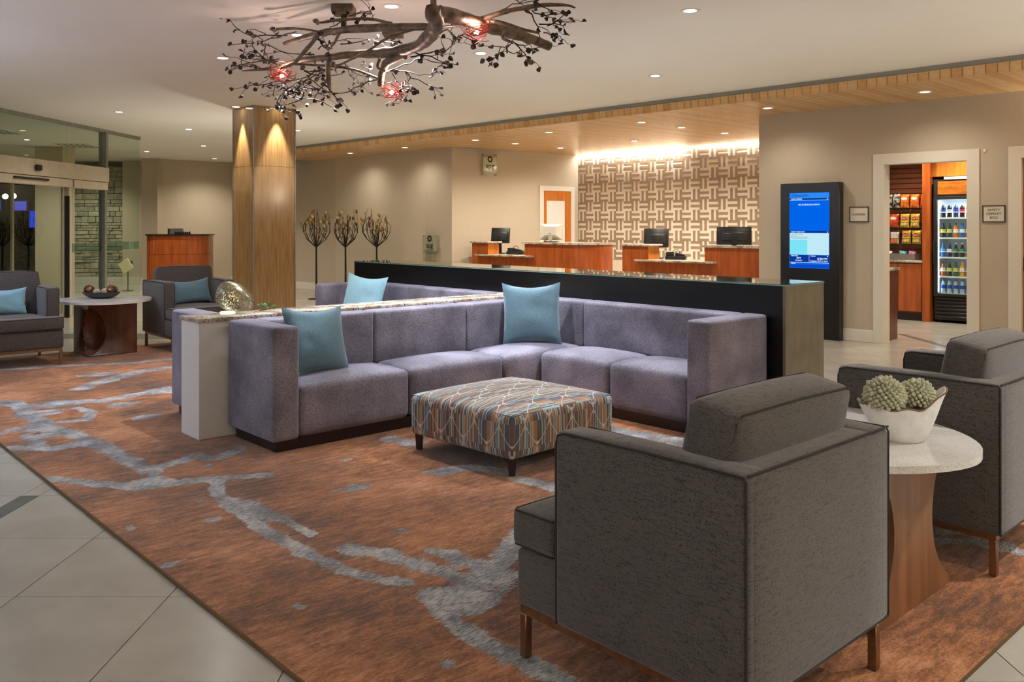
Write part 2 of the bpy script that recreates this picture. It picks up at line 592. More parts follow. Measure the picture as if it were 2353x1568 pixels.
prism(t, [(p.x, p.y) for p in pp], SOFF + 0.10, CEIL - 0.001)
obj('grey_strip', t, m_grey, soffit)  # grey metal trim set back between ceiling and fascia

# ------------------------------------------------------------------ walls
def wall_poly(name, a, b, th, z0, z1, m, side=1):
    a, b = Vector((a[0], a[1], 0)), Vector((b[0], b[1], 0))
    d = (b - a).normalized(); n = Vector((-d.y, d.x, 0)) * th * side
    t = nb()
    prism(t, [(p.x, p.y) for p in (a, b, b + n, a + n)], z0, z1)
    return struct(name, t, m)
# kiosk wall with two door openings (local x along the wall, y into it)
bm = nb()
DH = 2.225
box(bm, 0.0, 1.665, 0, 0.15, 0, SOFF)
box(bm, 1.665, 2.632, 0, 0.15, DH, SOFF)
box(bm, 2.632, 3.16, 0, 0.15, 0, SOFF)
box(bm, 3.16, 4.12, 0, 0.15, DH, SOFF)
box(bm, 4.12, 11.5, 0, 0.15, 0, SOFF)
wall_right = struct('wall_right', bm, m_wall, P0, (0, 0, WA))
bm = nb(); box(bm, 0, 0.15, 0.15, PAT_D, 0, SOFF)
struct('wall_desk_side', bm, m_wall, P0, (0, 0, WA))
def trim_door(name, u0, u1, h):
    t = nb()
    w = 0.115
    box(t, u0 - w, u0, -0.022, 0.0, 0, h + w)
    box(t, u1, u1 + w, -0.022, 0.0, 0, h + w)
    box(t, u0, u1, -0.022, 0.0, h, h + w)
    box(t, u0, u0 + 0.015, -0.022, 0.17, 0, h)
    box(t, u1 - 0.015, u1, -0.022, 0.17, 0, h)
    box(t, u0 + 0.015, u1 - 0.015, -0.022, 0.17, h - 0.015, h)
    return struct(name, t, m_trim, P0, (0, 0, WA))
trim_door('trim_2', 1.665, 2.632, DH)
trim_door('trim_3', 3.16, 4.12, DH)
bm = nb()
rbox(bm, 1.17, 1.549, -0.018, 0.0, 0, 0.155, 0.004, 1); rbox(bm, 2.748, 3.044, -0.018, 0.0, 0, 0.155, 0.004, 1)
rbox(bm, 0.0, 0.36, -0.018, 0.0, 0, 0.155, 0.004, 1)
struct('baseboard_right', bm, m_trim, P0, (0, 0, WA))
# second door (wood) at the far right
bm = nb(); box(bm, 3.18, 4.10, 0.06, 0.105, 0.005, DH - 0.018)
door_2 = struct('door_2', bm, m_cherry, P0, (0, 0, WA))
t = nb(); tube(t, [(3.24, 0.06, 1.0), (3.24, 0.0, 1.0), (3.36, 0.0, 1.0)], 0.009); obj('door_handle', t, m_alu, door_2)
t = nb(); box(t, 3.178, 3.186, 0.05, 0.062, 0.95, 1.1); obj('strike_plate', t, m_espresso, door_2)

# back walls
Cm1 = (-4.695, 18.59); C0 = (-3.925, 19.03); C1 = (-1.114, 16.29); C2 = (1.405, 18.17)
wall_poly('wall_back', C0, C1, 0.2, 0, SOFF + 0.01, m_wall_light, 1)
wall_poly('wall_back_left', (-7.31, 22.3), C0, 0.2, 0, CEIL, m_wall, 1)
wall_poly('wall_desk_left', C1, C2, 0.15, 0, SOFF + 0.01, m_wall, 1)
# slim pilaster at the corner of the back wall
a, b = Vector((C0[0], C0[1], 0)), Vector((C1[0], C1[1], 0))
d = (b - a).normalized(); n_ = Vector((-d.y, d.x, 0))
q0 = a + d * ((b - a).length * 0.80)
t = nb(); prism(t, [(p.x, p.y) for p in (q0, b, b - n_ * 0.04, q0 - n_ * 0.04)], 0, SOFF)
struct('trim_4', t, m_wall)
bm = nb()
for (p, q, sd) in ((C0, C1, -1), ((-7.31, 22.3), C0, -1)):
    p_, q_ = Vector((p[0], p[1], 0)), Vector((q[0], q[1], 0))
    d_ = (q_ - p_).normalized(); nn = Vector((-d_.y, d_.x, 0)) * 0.02 * sd
    prism(bm, [(v.x, v.y) for v in (p_, q_, q_ + nn, p_ + nn)], 0, 0.15)
struct('baseboard_back', bm, m_trim)
# far left wall, pilaster and shell
wall_poly('wall_left_far', (-8.70, 21.16), (-7.31, 22.3), 0.2, 0, CEIL, m_wall_light, 1)
bm = nb(); box(bm, -9.05, -8.66, 20.9, 21.5, 0, CEIL)
struct('trim_5', bm, m_wall)
bm = nb(); box(bm, -9.88, -9.05, 21.7, 21.9, 0, CEIL)
struct('wall_vestibule', bm, m_wall_light)
bm = nb(); box(bm, -9.88, -9.05, 21.67, 21.7, 0, 0.16); box(bm, -9.05, -8.66, 20.87, 20.9, 0, 0.16)
struct('baseboard_left', bm, m_trim)
bm = nb(); box(bm, -7.3, -7.1, -5, 10.6, 0, CEIL)
struct('wall_left', bm, m_wall)
bm = nb(); box(bm, -7.3, 11.8, -4.2, -4.0, 0, CEIL)
struct('wall_front', bm, m_wall)

# patterned wall behind the front desk: basket-weave panels
bm = nb()
box(bm, -6.4, 0.14, PAT_D, PAT_D + 0.2, 0, CEIL)
wall_pat = struct('wall_desk', bm, mat('cream_plaster', srgb(222, 212, 190), rough=0.7), P0, (0, 0, WA))
m_pcream = mat('panel_cream', srgb(236, 229, 212), srgb(230, 222, 203), rough=0.55, scale=14)
m_pbrown = mat('panel_taupe', srgb(160, 138, 116), srgb(150, 128, 107), rough=0.55, scale=14)
CELL = 0.197
def weave_cell(vertical, phase):
    t = nb()
    sw = CELL / 4
    for k in range(4):
        a0, a1 = k * sw, (k + 1) * sw
        br = (k + phase) % 2 == 0
        dp = 0.010 if br else 0.004
        if vertical:
            box(t, a0, a1, -dp, 0.0, 0, CELL, 1 if br else 0)
        else:
            box(t, 0, CELL, -dp, 0.0, a0, a1, 1 if br else 0)
    return mesh_of('weave_panel', t, [m_pcream, m_pbrown])
WC = [[weave_cell(v, p) for p in (0, 1)] for v in (0, 1)]
for j in range(11):
    z = 2.94 - (j + 1) * CELL
    for k in range(22):
        u = -1.58 - (k + 1) * CELL
        vert = (j + k) % 2
        ph = (j % 2) if not vert else 1 - (j % 2)
        obj('weave_panel', WC[vert][ph], None, wall_pat, None, (u, PAT_D * 0 + PAT_D, z))
# LED cove strip in the slot between soffit and patterned wall
t = thing('cove_light', 'white LED strip light in the slot above the patterned wall', 'cove light', W(0, PAT_D, 0), WA)
b_ = nb(); box(b_, -5.9, 0.1, -0.15, -0.02, SOFF + 0.02, SOFF + 0.03); obj('led_strip', b_, emit_mat('led_cove', (1.0, 0.95, 0.86, 1), 42), t)
b_ = nb(); box(b_, -5.9, 0.1, -0.15, -0.14, SOFF - 0.0, SOFF + 0.02); obj('lip', b_, m_whitepaint, t)

# office door in the wall left of the desk
def seg_frame(a, b):
    a, b = Vector((a[0], a[1], 0)), Vector((b[0], b[1], 0))
    d = (b - a).normalized()
    return a, math.atan2(d.y, d.x), (b - a).length
a4, ang4, len4 = seg_frame(C1, C2)
u0, u1 = 0.695 * len4, 0.93 * len4
bm = nb()
box(bm, u0 - 0.10, u0, -0.03, 0.0, 0, 2.28); box(bm, u1, u1 + 0.10, -0.03, 0.0, 0, 2.28); box(bm, u0, u1, -0.03, 0.0, 2.18, 2.28)
struct('trim_6', bm, m_trim, a4, (0, 0, ang4))
bm = nb()
box(bm, u0, u0 + 0.085, -0.018, -0.001, 0, 2.18); box(bm, u1 - 0.16, u1, -0.018, -0.001, 0, 2.18)
box(bm, u0 + 0.085, u1 - 0.16, -0.018, -0.001, 1.98, 2.18); box(bm, u0 + 0.085, u1 - 0.16, -0.018, -0.001, 0, 0.25)
door_1 = struct('door_1', bm, m_maple, a4, (0, 0, ang4))
t = nb(); box(t, u0 + 0.085, u1 - 0.16, -0.012, -0.003, 0.25, 1.98); obj('frosted_pane', t, mat('frosted_pane', srgb(232, 230, 224), rough=0.35), door_1)
t = nb(); tube(t, [(u1 - 0.06, -0.02, 1.0), (u1 - 0.06, -0.07, 1.0), (u1 - 0.16, -0.07, 1.0)], 0.01); obj('door_handle', t, m_alu, door_1)

# ------------------------------------------------------------------ veneered column
cc = R(-3.54 * ct + 11.71 * st, 3.54 * st + 11.71 * ct)  # near corner
COL = 0.63
bm = nb(); box(bm, 0.004, COL - 0.004, 0.004, COL - 0.004, 0, CEIL)
column = struct('trim_7', bm, m_espresso, (-3.54, 11.71, 0), (0, 0, TH))
column['label'] = 'square column clad in glossy wood veneer with metal corner strips'
for k in range(2):
    z0, z1 = (0.0, 2.28) if k == 0 else (2.284, CEIL)
    for (x0, x1, y0, y1) in ((0.012, COL - 0.012, -0.004, 0.004), (-0.004, 0.004, 0.012, COL - 0.012), (0.012, COL - 0.012, COL - 0.004, COL + 0.004), (COL - 0.004, COL + 0.004, 0.012, COL - 0.012)):
        t = nb(); box(t, x0, x1, y0, y1, z0, z1); obj('veneer_panel', t, m_colwood, column)
for (x, y) in ((0, 0), (COL, 0), (0, COL), (COL, COL)):
    t = nb(); box(t, x - 0.008, x + 0.008, y - 0.008, y + 0.008, 0, CEIL); obj('corner_strip', t, m_alu, column)

# ------------------------------------------------------------------ glass entrance on the left
m_glass = glass_mat('green_glass', (0.89, 0.95, 0.90, 1))
m_glassd = glass_mat('door_glass', (0.89, 0.945, 0.90, 1))
GA = math.atan2(15.9 - 10.6, -6.93 + 7.28) # direction of the glass wall
GO = Vector((-7.28, 10.6, 0))
GL = math.hypot(15.9 - 10.6, 0.35)
ent = thing('entrance_screen', 'green glass entrance screen with sliding doors and beige header', 'glass entrance', GO, GA)
t = nb(); box(t, 0, GL, -0.03, 0.03, CEIL - 0.055, CEIL - 0.001); obj('head_rail', t, m_alu, ent)
t = nb(); rbox(t, 0, 4.06, -0.12, 0.07, 2.20, 2.445, 0.004, 1); obj('header', t, m_champ, ent)
t = nb(); rbox(t, 0, 3.02, -0.10, 0.05, 2.065, 2.195, 0.004, 1); rbox(t, 3.06, 4.06, -0.10, 0.05, 2.065, 2.195, 0.004, 1); obj('track_cover', t, m_champ, ent)
t = nb(); box(t, 4.03, 4.10, -0.08, 0.05, 2.38, CEIL - 0.055); obj('upper_post', t, m_alu, ent)
t = nb(); box(t, 4.03, 4.10, -0.06, 0.05, 0, 2.38); obj('post', t, m_alu, ent)
t = nb(); box(t, 2.98, 3.05, -0.06, 0.05, 0, 2.065); obj('door_jamb', t, m_champ, ent)
t = nb(); box(t, 2.955, 2.98, -0.07, 0.05, 0, 1.93); obj('door_gasket', t, m_rubber, ent)
for (x0, x1) in ((0.02, 3.0), (3.005, 4.03)):
    t = nb(); box(t, x0, x1, -0.006, 0.006, 2.445, CEIL - 0.055); obj('transom_pane', t, m_glass, ent)
t = nb(); box(t, 4.10, GL, -0.006, 0.006, 0.0, CEIL - 0.055); obj('side_pane', t, m_glass, ent)
t = nb(); box(t, 3.05, 4.03, -0.006, 0.006, 0.0, 2.065); obj('fixed_pane', t, m_glassd, ent)
for (x0, x1, y) in ((0.1, 1.28, -0.02), (1.30, 2.95, 0.02)):
    o = nb(); box(o, x0, x1, y - 0.006, y + 0.006, 0.02, 2.05); o = obj('door_leaf', o, m_glassd, ent)
    t = nb(); box(t, x0, x0 + 0.035, y - 0.02, y + 0.02, 0.01, 2.06); box(t, x1 - 0.03, x1, y - 0.02, y + 0.02, 0.01, 2.06); box(t, x0, x1, y - 0.02, y + 0.02, 0.0, 0.05); obj('leaf_frame', t, m_champ, o)
t = nb(); rbox(t, 2.0, 2.12, -0.18, -0.12, 2.27, 2.36, 0.02, 2); obj('motion_sensor', t, m_black, ent, 'black motion sensor')
t = nb(); rbox(t, 1.55, 2.35, -0.135, -0.10, 2.135, 2.165, 0.005, 1); obj('safety_sensor_bar', t, m_black, ent, 'black sensor bar')
# frosted band with a ring emblem on the panes
m_band = mat('etched_band', srgb(150, 180, 168), rough=0.5)
mb = glass_mat('etched_glass_band', (0.62, 0.78, 0.72, 1), 0.3)
for (x0, x1) in ((3.07, 4.01), (4.12, GL - 0.02)):
    t = nb(); box(t, x0, x1, -0.009, -0.0065, 1.03, 1.17); obj('etched_band', t, mb, ent)
t = nb(); tube(t, [(5.0 + 0.06 * math.cos(a), -0.012, 1.10 + 0.075 * math.sin(a)) for a in [k * math.pi / 12 for k in range(24)]], 0.005, 5, close=True); obj('ring_emblem', t, m_band, ent)
lettering('S', 0.10, m_band, ent, 5.0, -0.010, 1.10, name='emblem_letter')

# vestibule beyond: stone wall, cream pier, outer mullions, night outside
m_stone = [mat('ledge_stone_%d' % k, srgb(*a), srgb(*b), rough=0.85, scale=9, bump=0.4) for k, (a, b) in enumerate([((186, 182, 160), (158, 152, 130)), ((170, 168, 150), (140, 138, 120)), ((200, 194, 170), (172, 166, 144))])]
bm = nb(); box(bm, -11.3, -9.9, 21.95, 22.15, 0, 3.0)
stone_wall = struct('wall_stone', bm, mat('stone_joint', srgb(84, 82, 70), rough=0.9))
rs = random.Random(3)
z = 0.16
while z < 2.98:
    hgt = min(rs.choice((0.07, 0.10, 0.13, 0.16)), 2.99 - z)
    x = -11.3
    while x < -9.92:
        w = min(rs.uniform(0.14, 0.36), -9.9 - x)
        dp = rs.uniform(0.02, 0.06)
        t = nb(); rbox(t, x + 0.006, x + w - 0.006, 21.95 - dp, 21.96, z + 0.006, z + hgt - 0.006, 0.006, 1)
        obj('stone', t, rs.choice(m_stone), stone_wall)
        x += w
    z += hgt
bm = nb(); box(bm, -11.3, -9.9, 21.9, 21.95, 0, 0.16); struct('baseboard_stone', bm, m_trim)
bm = nb(); box(bm, -9.92, -9.35, 17.8, 18.3, 0, CEIL); struct('trim_8', bm, m_wall_light)
bm = nb(); box(bm, -22, -21.8, -5, 32, 0, CEIL)
struct('wall_street', bm, mat('night_facade', srgb(44, 50, 44), srgb(30, 34, 32), rough=0.9, scale=0.7))
bm = nb(); box(bm, -22, -7, 31.0, 31.2, 0, CEIL); struct('wall_street_far', bm, MATS['night_facade'])
t = thing('outer_door_screen', 'slim beige framed outer glass doors beyond the entrance screen', 'glass doors', (-12.4, 19.0, 0))
for x in (-3.4, -2.4, -1.35, -0.35, 0.62, 1.3):
    b_ = nb(); box(b_, x - 0.025, x + 0.025, -0.03, 0.03, 0, 2.6); obj('mullion', b_, m_champ, t)
b_ = nb(); box(b_, -3.4, 1.3, -0.03, 0.03, 2.6, 2.7); obj('top_rail', b_, m_champ, t)
b_ = nb(); box(b_, -3.4, 1.3, -0.005, 0.005, 0.0, 2.6); obj('pane', b_, m_glassd, t)
# ================================================================== LIGHT FITTINGS
WARM = (1.0, 0.90, 0.75)
NEUT = (1.0, 0.97, 0.95)
COOL = (0.86, 0.91, 1.0)
def down_mesh():
    t = nb(); lathe(t, [(0.05, 0.004), (0.05, -0.004), (0.072, -0.006), (0.078, -0.003), (0.078, 0.002)], 20)
    ring = mesh_of('trim_ring', t, m_downtrim)
    t = nb(); lathe(t, [(0, -0.001), (0.05, -0.001)], 20)
    a = mesh_of('lens', t, m_lens)
    t = nb(); lathe(t, [(0, -0.001), (0.05, -0.001)], 20)
    b = mesh_of('lens', t, m_lens_cool)
    return ring, a, b
DRING, DLENS, DLENSC = down_mesh()
def downlight(x, y, z, label, power=1.0, col=WARM, angle=135, blend=0.9, group=None, cool=False, aim=None, radius=0.05):
    e = thing('recessed_downlight', label, 'downlight', (x, y, z), 0, group)
    obj('trim_ring', DRING, None, e); obj('lens', DLENSC if cool else DLENS, None, e)
    ld = bpy.data.lights.new('downlight_lamp', 'SPOT')
    ld.energy = LAMP_W * power
    ld.color = col
    ld.spot_size = math.radians(angle)
    ld.spot_blend = blend
    ld.shadow_soft_size = radius
    lo = bpy.data.objects.new('lamp', ld)
    C.objects.link(lo); lo.parent = e; lo.location = (0, 0, -0.02)
    if aim is not None:
        v = Vector(aim) - Vector((x, y, z - 0.02))
        lo.rotation_euler = v.to_track_quat('-Z', 'Y').to_euler()
    return e
ZC = CEIL - 0.001
downlight(-0.91, 6.45, ZC, 'recessed downlight right above the branch chandelier, beside its canopy', 3.2, COOL, 100, cool=True)
downlight(1.37, 6.58, ZC, 'recessed downlight nearest the top edge, right of the chandelier', 2.4, COOL, cool=True)
downlight(-2.85, 8.43, ZC, 'recessed downlight just left of the chandelier twigs', 1.4, NEUT, cool=True)
downlight(1.58, 9.43, ZC, 'recessed downlight midway between chandelier and wooden soffit', 1.2, NEUT)
downlight(-5.70, 12.41, ZC, 'recessed downlight nearest the glass entrance top rail', 1.3, WARM)
downlight(-5.53, 14.63, ZC, 'recessed downlight left of the wooden column, nearer one', 1.3, WARM)
downlight(-6.36, 17.64, ZC, 'brightest recessed downlight left of the wooden column', 1.6, WARM)
downlight(-3.72, 14.83, ZC, 'recessed downlight tight against the right edge of the column', 1.2, WARM)
downlight(-8.10, 18.97, ZC, 'recessed downlight beyond the glass pane by the far pilaster', 1.2, WARM)
downlight(-7.30, 21.0, ZC, 'recessed downlight close to the far beige wall', 1.0, WARM)
downlight(-1.86, 7.42, ZC, 'recessed downlight seen through the left chandelier twigs', 3.2, COOL, 100, cool=True)
downlight(-0.30, 8.2, ZC, 'recessed downlight hidden behind the middle chandelier branches', 3.2, COOL, 100, cool=True)
# soffit downlights on their grid
for (r, s, lab) in ((9.88, 3.92, 'soffit downlight furthest right, above the safety deposit sign'), (9.76, 5.81, 'soffit downlight at the corner of the kiosk wall'),
        (9.76, 7.84, 'front-row soffit downlight above the right desk'), (10.72, 7.85, 'middle-row soffit downlight above the right desk'),
        (11.89, 7.85, 'back-row soffit downlight close to the patterned wall'), (11.81, 9.65, 'faint back-row soffit downlight at the patterned wall middle'),
        (9.71, 9.68, 'front-row soffit downlight between the two desks'), (9.64, 11.43, 'front-row soffit downlight above the left desk'),
        (10.58, 11.42, 'middle-row soffit downlight above the left desk'), (11.81, 11.47, 'back-row soffit downlight near the office door'),
        (9.47, 15.22, 'soffit downlight furthest left, above the metal trees'), (9.56, 13.42, 'soffit downlight above the corner pilaster')):
    p = R(r, s, SOFF - 0.001)
    pw = 0.35 if s > 13 else (0.35 if s < 6 else ((2.2 if s < 11 else 1.1) if r > 11.5 else 1.0))
    downlight(p.x, p.y, p.z, lab, pw, WARM, 150, 1.0)
# small scallop spots close to two faces of the column
pc = Vector((-3.54, 11.71, 0))
ex, ey = Vector((ct, st, 0)), Vector((-st, ct, 0))
for (q, lab) in ((pc + ex * 0.34 - ey * 0.10, 'small accent spot grazing the right face of the column'), (pc + ey * 0.32 - ex * 0.10, 'small accent spot grazing the left face of the column')):
    downlight(q.x, q.y, ZC, lab, 1.5, WARM, 46, 0.6, radius=0.02)
# downlights added out of view for even fill, behind and beside the viewpoint
BLUE = (0.50, 0.64, 1.0)
for (x, y, pw, cl) in ((-4.9, 1.2, 0.5, BLUE), (-4.6, 4.6, 0.7, BLUE), (-5.2, 8.2, 0.8, BLUE), (-1.6, 1.2, 0.3, NEUT), (1.7, 0.7, 0.7, NEUT), (3.1, 1.3, 1.2, NEUT), (4.0, 3.6, 3.6, NEUT), (7.4, 2.2, 0.6, NEUT), (-1.6, -1.8, 0.3, NEUT), (2.0, -2.0, 0.7, NEUT), (5.5, -1.6, 0.8, NEUT), (-4.8, -1.8, 0.3, BLUE)):
    downlight(x, y, ZC, 'added recessed fill downlight in the lobby ceiling behind the viewpoint', pw, cl, group='added fill downlights behind the viewpoint')
# vestibule and sundries room
downlight(-9.3, 16.4, ZC, 'recessed downlight inside the glass vestibule', 1.2, (1.0, 0.93, 0.74))
downlight(-10.6, 20.6, ZC, 'recessed downlight above the stone wall', 1.2, (1.0, 0.93, 0.74))
p = W(2.0, 1.5, 2.75)
# ================================================================== FURNITURE
# ------------------------------------------------------------------ rug
VEINS = [  # (width, [(r, s), ...]) grey-blue splashes woven into the rug
    (0.075, [(1.726, 7.883), (1.697, 7.156), (1.685, 6.698), (1.757, 6.544), (1.800, 6.016), (1.823, 5.426), (1.836, 5.100)]),
    (0.055, [(1.333, 5.387), (1.461, 5.190), (1.553, 5.039), (1.641, 4.883), (1.752, 4.802), (1.918, 4.793), (2.106, 4.699), (2.299, 4.579)]),
    (0.060, [(1.917, 5.185), (2.157, 5.253), (2.215, 5.132), (2.459, 5.259)]),
    (0.045, [(2.039, 4.681), (1.950, 4.444), (1.903, 4.196), (1.894, 4.026), (1.881, 3.813), (1.879, 3.636), (1.879, 3.318), (1.903, 3.074), (1.965, 2.911), (2.018, 2.833)]),
    (0.055, [(1.932, 4.312), (1.983, 4.216), (1.987, 4.028), (2.000, 3.868)]),
    (0.030, [(2.007, 3.837), (2.010, 3.671), (2.012, 3.552)]),
    (0.060, [(2.039, 3.294), (2.116, 3.168), (2.157, 2.966), (2.195, 2.776), (2.233, 2.653), (2.414, 2.697), (2.616, 2.849), (2.731, 2.929)]),
    (0.070, [(2.387, 2.722), (2.193, 2.633), (2.042, 2.608), (2.041, 2.662)]),
    (0.055, [(1.984, 2.534), (1.941, 2.429), (1.926, 2.266), (1.934, 2.096), (1.953, 1.892), (1.929, 1.777)]),
    (0.050, [(2.300, 3.033), (2.340, 2.928), (2.322, 2.846), (2.360, 2.747)]),
    (0.090, [(1.648, 7.955), (1.761, 7.623), (1.987, 7.643), (2.265, 7.458), (2.639, 7.535), (2.827, 7.493)]),
    (0.100, [(2.313, 8.155), (2.647, 8.462), (3.061, 8.738), (3.306, 8.761)]),
    (0.070, [(2.022, 9.763), (2.346, 9.644), (2.763, 9.520), (3.125, 9.302), (3.511, 9.305)]),
    (0.050, [(1.661, 7.189), (1.757, 6.870), (1.975, 6.803), (2.083, 7.046), (2.039, 7.300)]),
    (0.070, [(1.405, 6.782), (1.549, 6.824), (1.667, 6.627)]),
    (0.080, [(1.371, 6.260), (1.551, 6.065), (1.708, 6.069), (1.835, 5.953)]),
    (0.050, [(1.522, 6.590), (1.522, 6.048)]),
    (0.060, [(3.319, 3.560), (3.341, 3.406), (3.332, 3.245)]),
    (0.100, [(4.599, 3.966), (4.664, 3.652), (4.625, 3.268), (4.610, 2.998)]),
    (0.050, [(4.066, 1.566), (4.166, 1.452), (4.206, 1.246), (4.189, 1.129)]),
    (0.040, [(4.170, 1.606), (4.308, 1.502), (4.204, 1.303)]),
    (0.080, [(3.303, 4.790), (3.364, 4.577)]),
    (0.070, [(3.052, 3.982), (3.259, 3.913), (3.351, 3.706)]),
]
BLOBS = [
    (1.746, 4.917, 0.160, 0.100),
    (2.540, 4.036, 0.110, 0.060),
    (2.445, 4.060, 0.080, 0.030),
    (2.103, 2.500, 0.130, 0.110),
    (2.032, 2.490, 0.100, 0.080),
    (2.350, 7.194, 0.130, 0.100),
    (2.344, 6.601, 0.120, 0.080),
    (2.662, 8.832, 0.200, 0.120),
    (1.831, 4.404, 0.050, 0.030),
    (1.756, 4.067, 0.050, 0.040),
    (1.389, 3.658, 0.070, 0.030),
    (1.424, 4.225, 0.030, 0.050),
    (2.343, 3.325, 0.060, 0.025),
    (1.596, 2.915, 0.030, 0.030),
    (1.745, 2.211, 0.035, 0.030),
    (2.817, 4.551, 0.060, 0.030),
    (3.062, 3.913, 0.050, 0.030),
    (2.165, 5.273, 0.060, 0.050),
    (2.136, 5.009, 0.030, 0.060),
    (2.234, 3.310, 0.020, 0.020),
    (1.633, 6.489, 0.120, 0.100),
    (2.602, 2.791, 0.080, 0.100),
    (1.785, 7.278, 0.200, 0.120),
    (4.245, 1.351, 0.060, 0.050),
    (2.338, 2.585, 0.120, 0.080),
    (2.014, 7.502, 0.220, 0.080),
    (2.851, 7.606, 0.200, 0.120),
]
def rug_material():
    m = bpy.data.materials.new('rust_abstract_rug'); m.use_nodes = True
    nt = m.node_tree; b = nt.nodes['Principled BSDF']
    b.inputs['Roughness'].default_value = 0.95; b.inputs['Specular IOR Level'].default_value = 0.1
    b.inputs['Sheen Weight'].default_value = 0.25
    L = nt.links.new
    def N(t, **kw):
        n = nt.nodes.new(t)
        for k_, v_ in kw.items():
            n.inputs[k_].default_value = v_
        return n
    tc = N('ShaderNodeTexCoord')
    def noise(scale, stretch=(1, 1, 1), detail=4.0, rough=0.5):
        mp = N('ShaderNodeMapping', Scale=stretch)
        L(tc.outputs['Object'], mp.inputs[0])
        n = N('ShaderNodeTexNoise', Scale=scale, Detail=detail, Roughness=rough)
        L(mp.outputs[0], n.inputs['Vector'])
        return n.outputs['Fac']
    def ramp(fac, stops):
        r = N('ShaderNodeValToRGB')
        e = r.color_ramp.elements
        while len(e) < len(stops):
            e.new(0.5)
        for el, (p, c) in zip(e, stops):
            el.position = p; el.color = c
        L(fac, r.inputs[0])
        return r.outputs[0]
    def math_(op, a, bb):
        n = N('ShaderNodeMath'); n.operation = op
        for i_, v_ in enumerate((a, bb)):
            if isinstance(v_, (int, float)):
                n.inputs[i_].default_value = v_
            else:
                L(v_, n.inputs[i_])
        return n.outputs[0]
    def mix(f, a, bb, mode='MIX'):
        n = N('ShaderNodeMix'); n.data_type = 'RGBA'; n.blend_type = mode
        if isinstance(f, (int, float)):
            n.inputs[0].default_value = f
        else:
            L(f, n.inputs[0])
        L(a, n.inputs[6]); L(bb, n.inputs[7])
        return n.outputs[2]
    streak = noise(11, (0.7, 2.6, 1), 8, 0.75)
    fine = noise(95, (0.6, 1.6, 1), 3, 0.6)
    big = noise(1.1, (1, 1, 1), 4, 0.6)
    s1 = math_('ADD', math_('MULTIPLY', streak, 0.48), math_('ADD', math_('MULTIPLY', fine, 0.26), math_('MULTIPLY', big, 0.55)))
    base = ramp(s1, [(0.52, srgb(58, 29, 6)), (0.60, srgb(102, 58, 20)), (0.67, srgb(142, 86, 44)), (0.77, srgb(184, 126, 88))])
    hue = ramp(noise(1.4, (1, 1, 1), 3), [(0.42, (1, 1, 1, 1)), (0.6, (1.0, 0.93, 0.62, 1))])
    base = mix(0.7, base, hue, 'MULTIPLY')
    at = N('ShaderNodeAttribute'); at.attribute_name = 'vein'
    edge = math_('ADD', at.outputs['Fac'], math_('MULTIPLY', math_('SUBTRACT', noise(7, (0.8, 1.3, 1), 6, 0.7), 0.5), 2.6))
    edge = math_('ADD', edge, math_('MULTIPLY', math_('SUBTRACT', noise(70, (0.5, 1.8, 1), 3, 0.6), 0.5), 1.1))
    mask = ramp(edge, [(0.80, (1, 1, 1, 1)), (0.98, (0, 0, 0, 1))])
    s2 = math_('ADD', math_('MULTIPLY', noise(60, (0.5, 2.2, 1), 4, 0.65), 0.55), math_('MULTIPLY', noise(5, (1, 1, 1), 4), 0.45))
    grey = ramp(s2, [(0.42, srgb(84, 80, 80)), (0.50, srgb(124, 124, 126)), (0.58, srgb(168, 164, 158)), (0.66, srgb(196, 188, 176))])
    col = mix(mask, base, grey)
    L(col, b.inputs['Base Color'])
    bp = N('ShaderNodeBump', Strength=0.4, Distance=0.006)
    L(fine, bp.inputs['Height']); L(bp.outputs[0], b.inputs['Normal'])
    return m
def seg_d(px_, py_, a, b_):
    ax, ay = a; bx, by = b_
    dx, dy = bx - ax, by - ay
    t_ = ((px_ - ax) * dx + (py_ - ay) * dy) / max(1e-9, dx * dx + dy * dy)
    t_ = min(1, max(0, t_))
    return math.hypot(px_ - ax - t_ * dx, py_ - ay - t_ * dy)
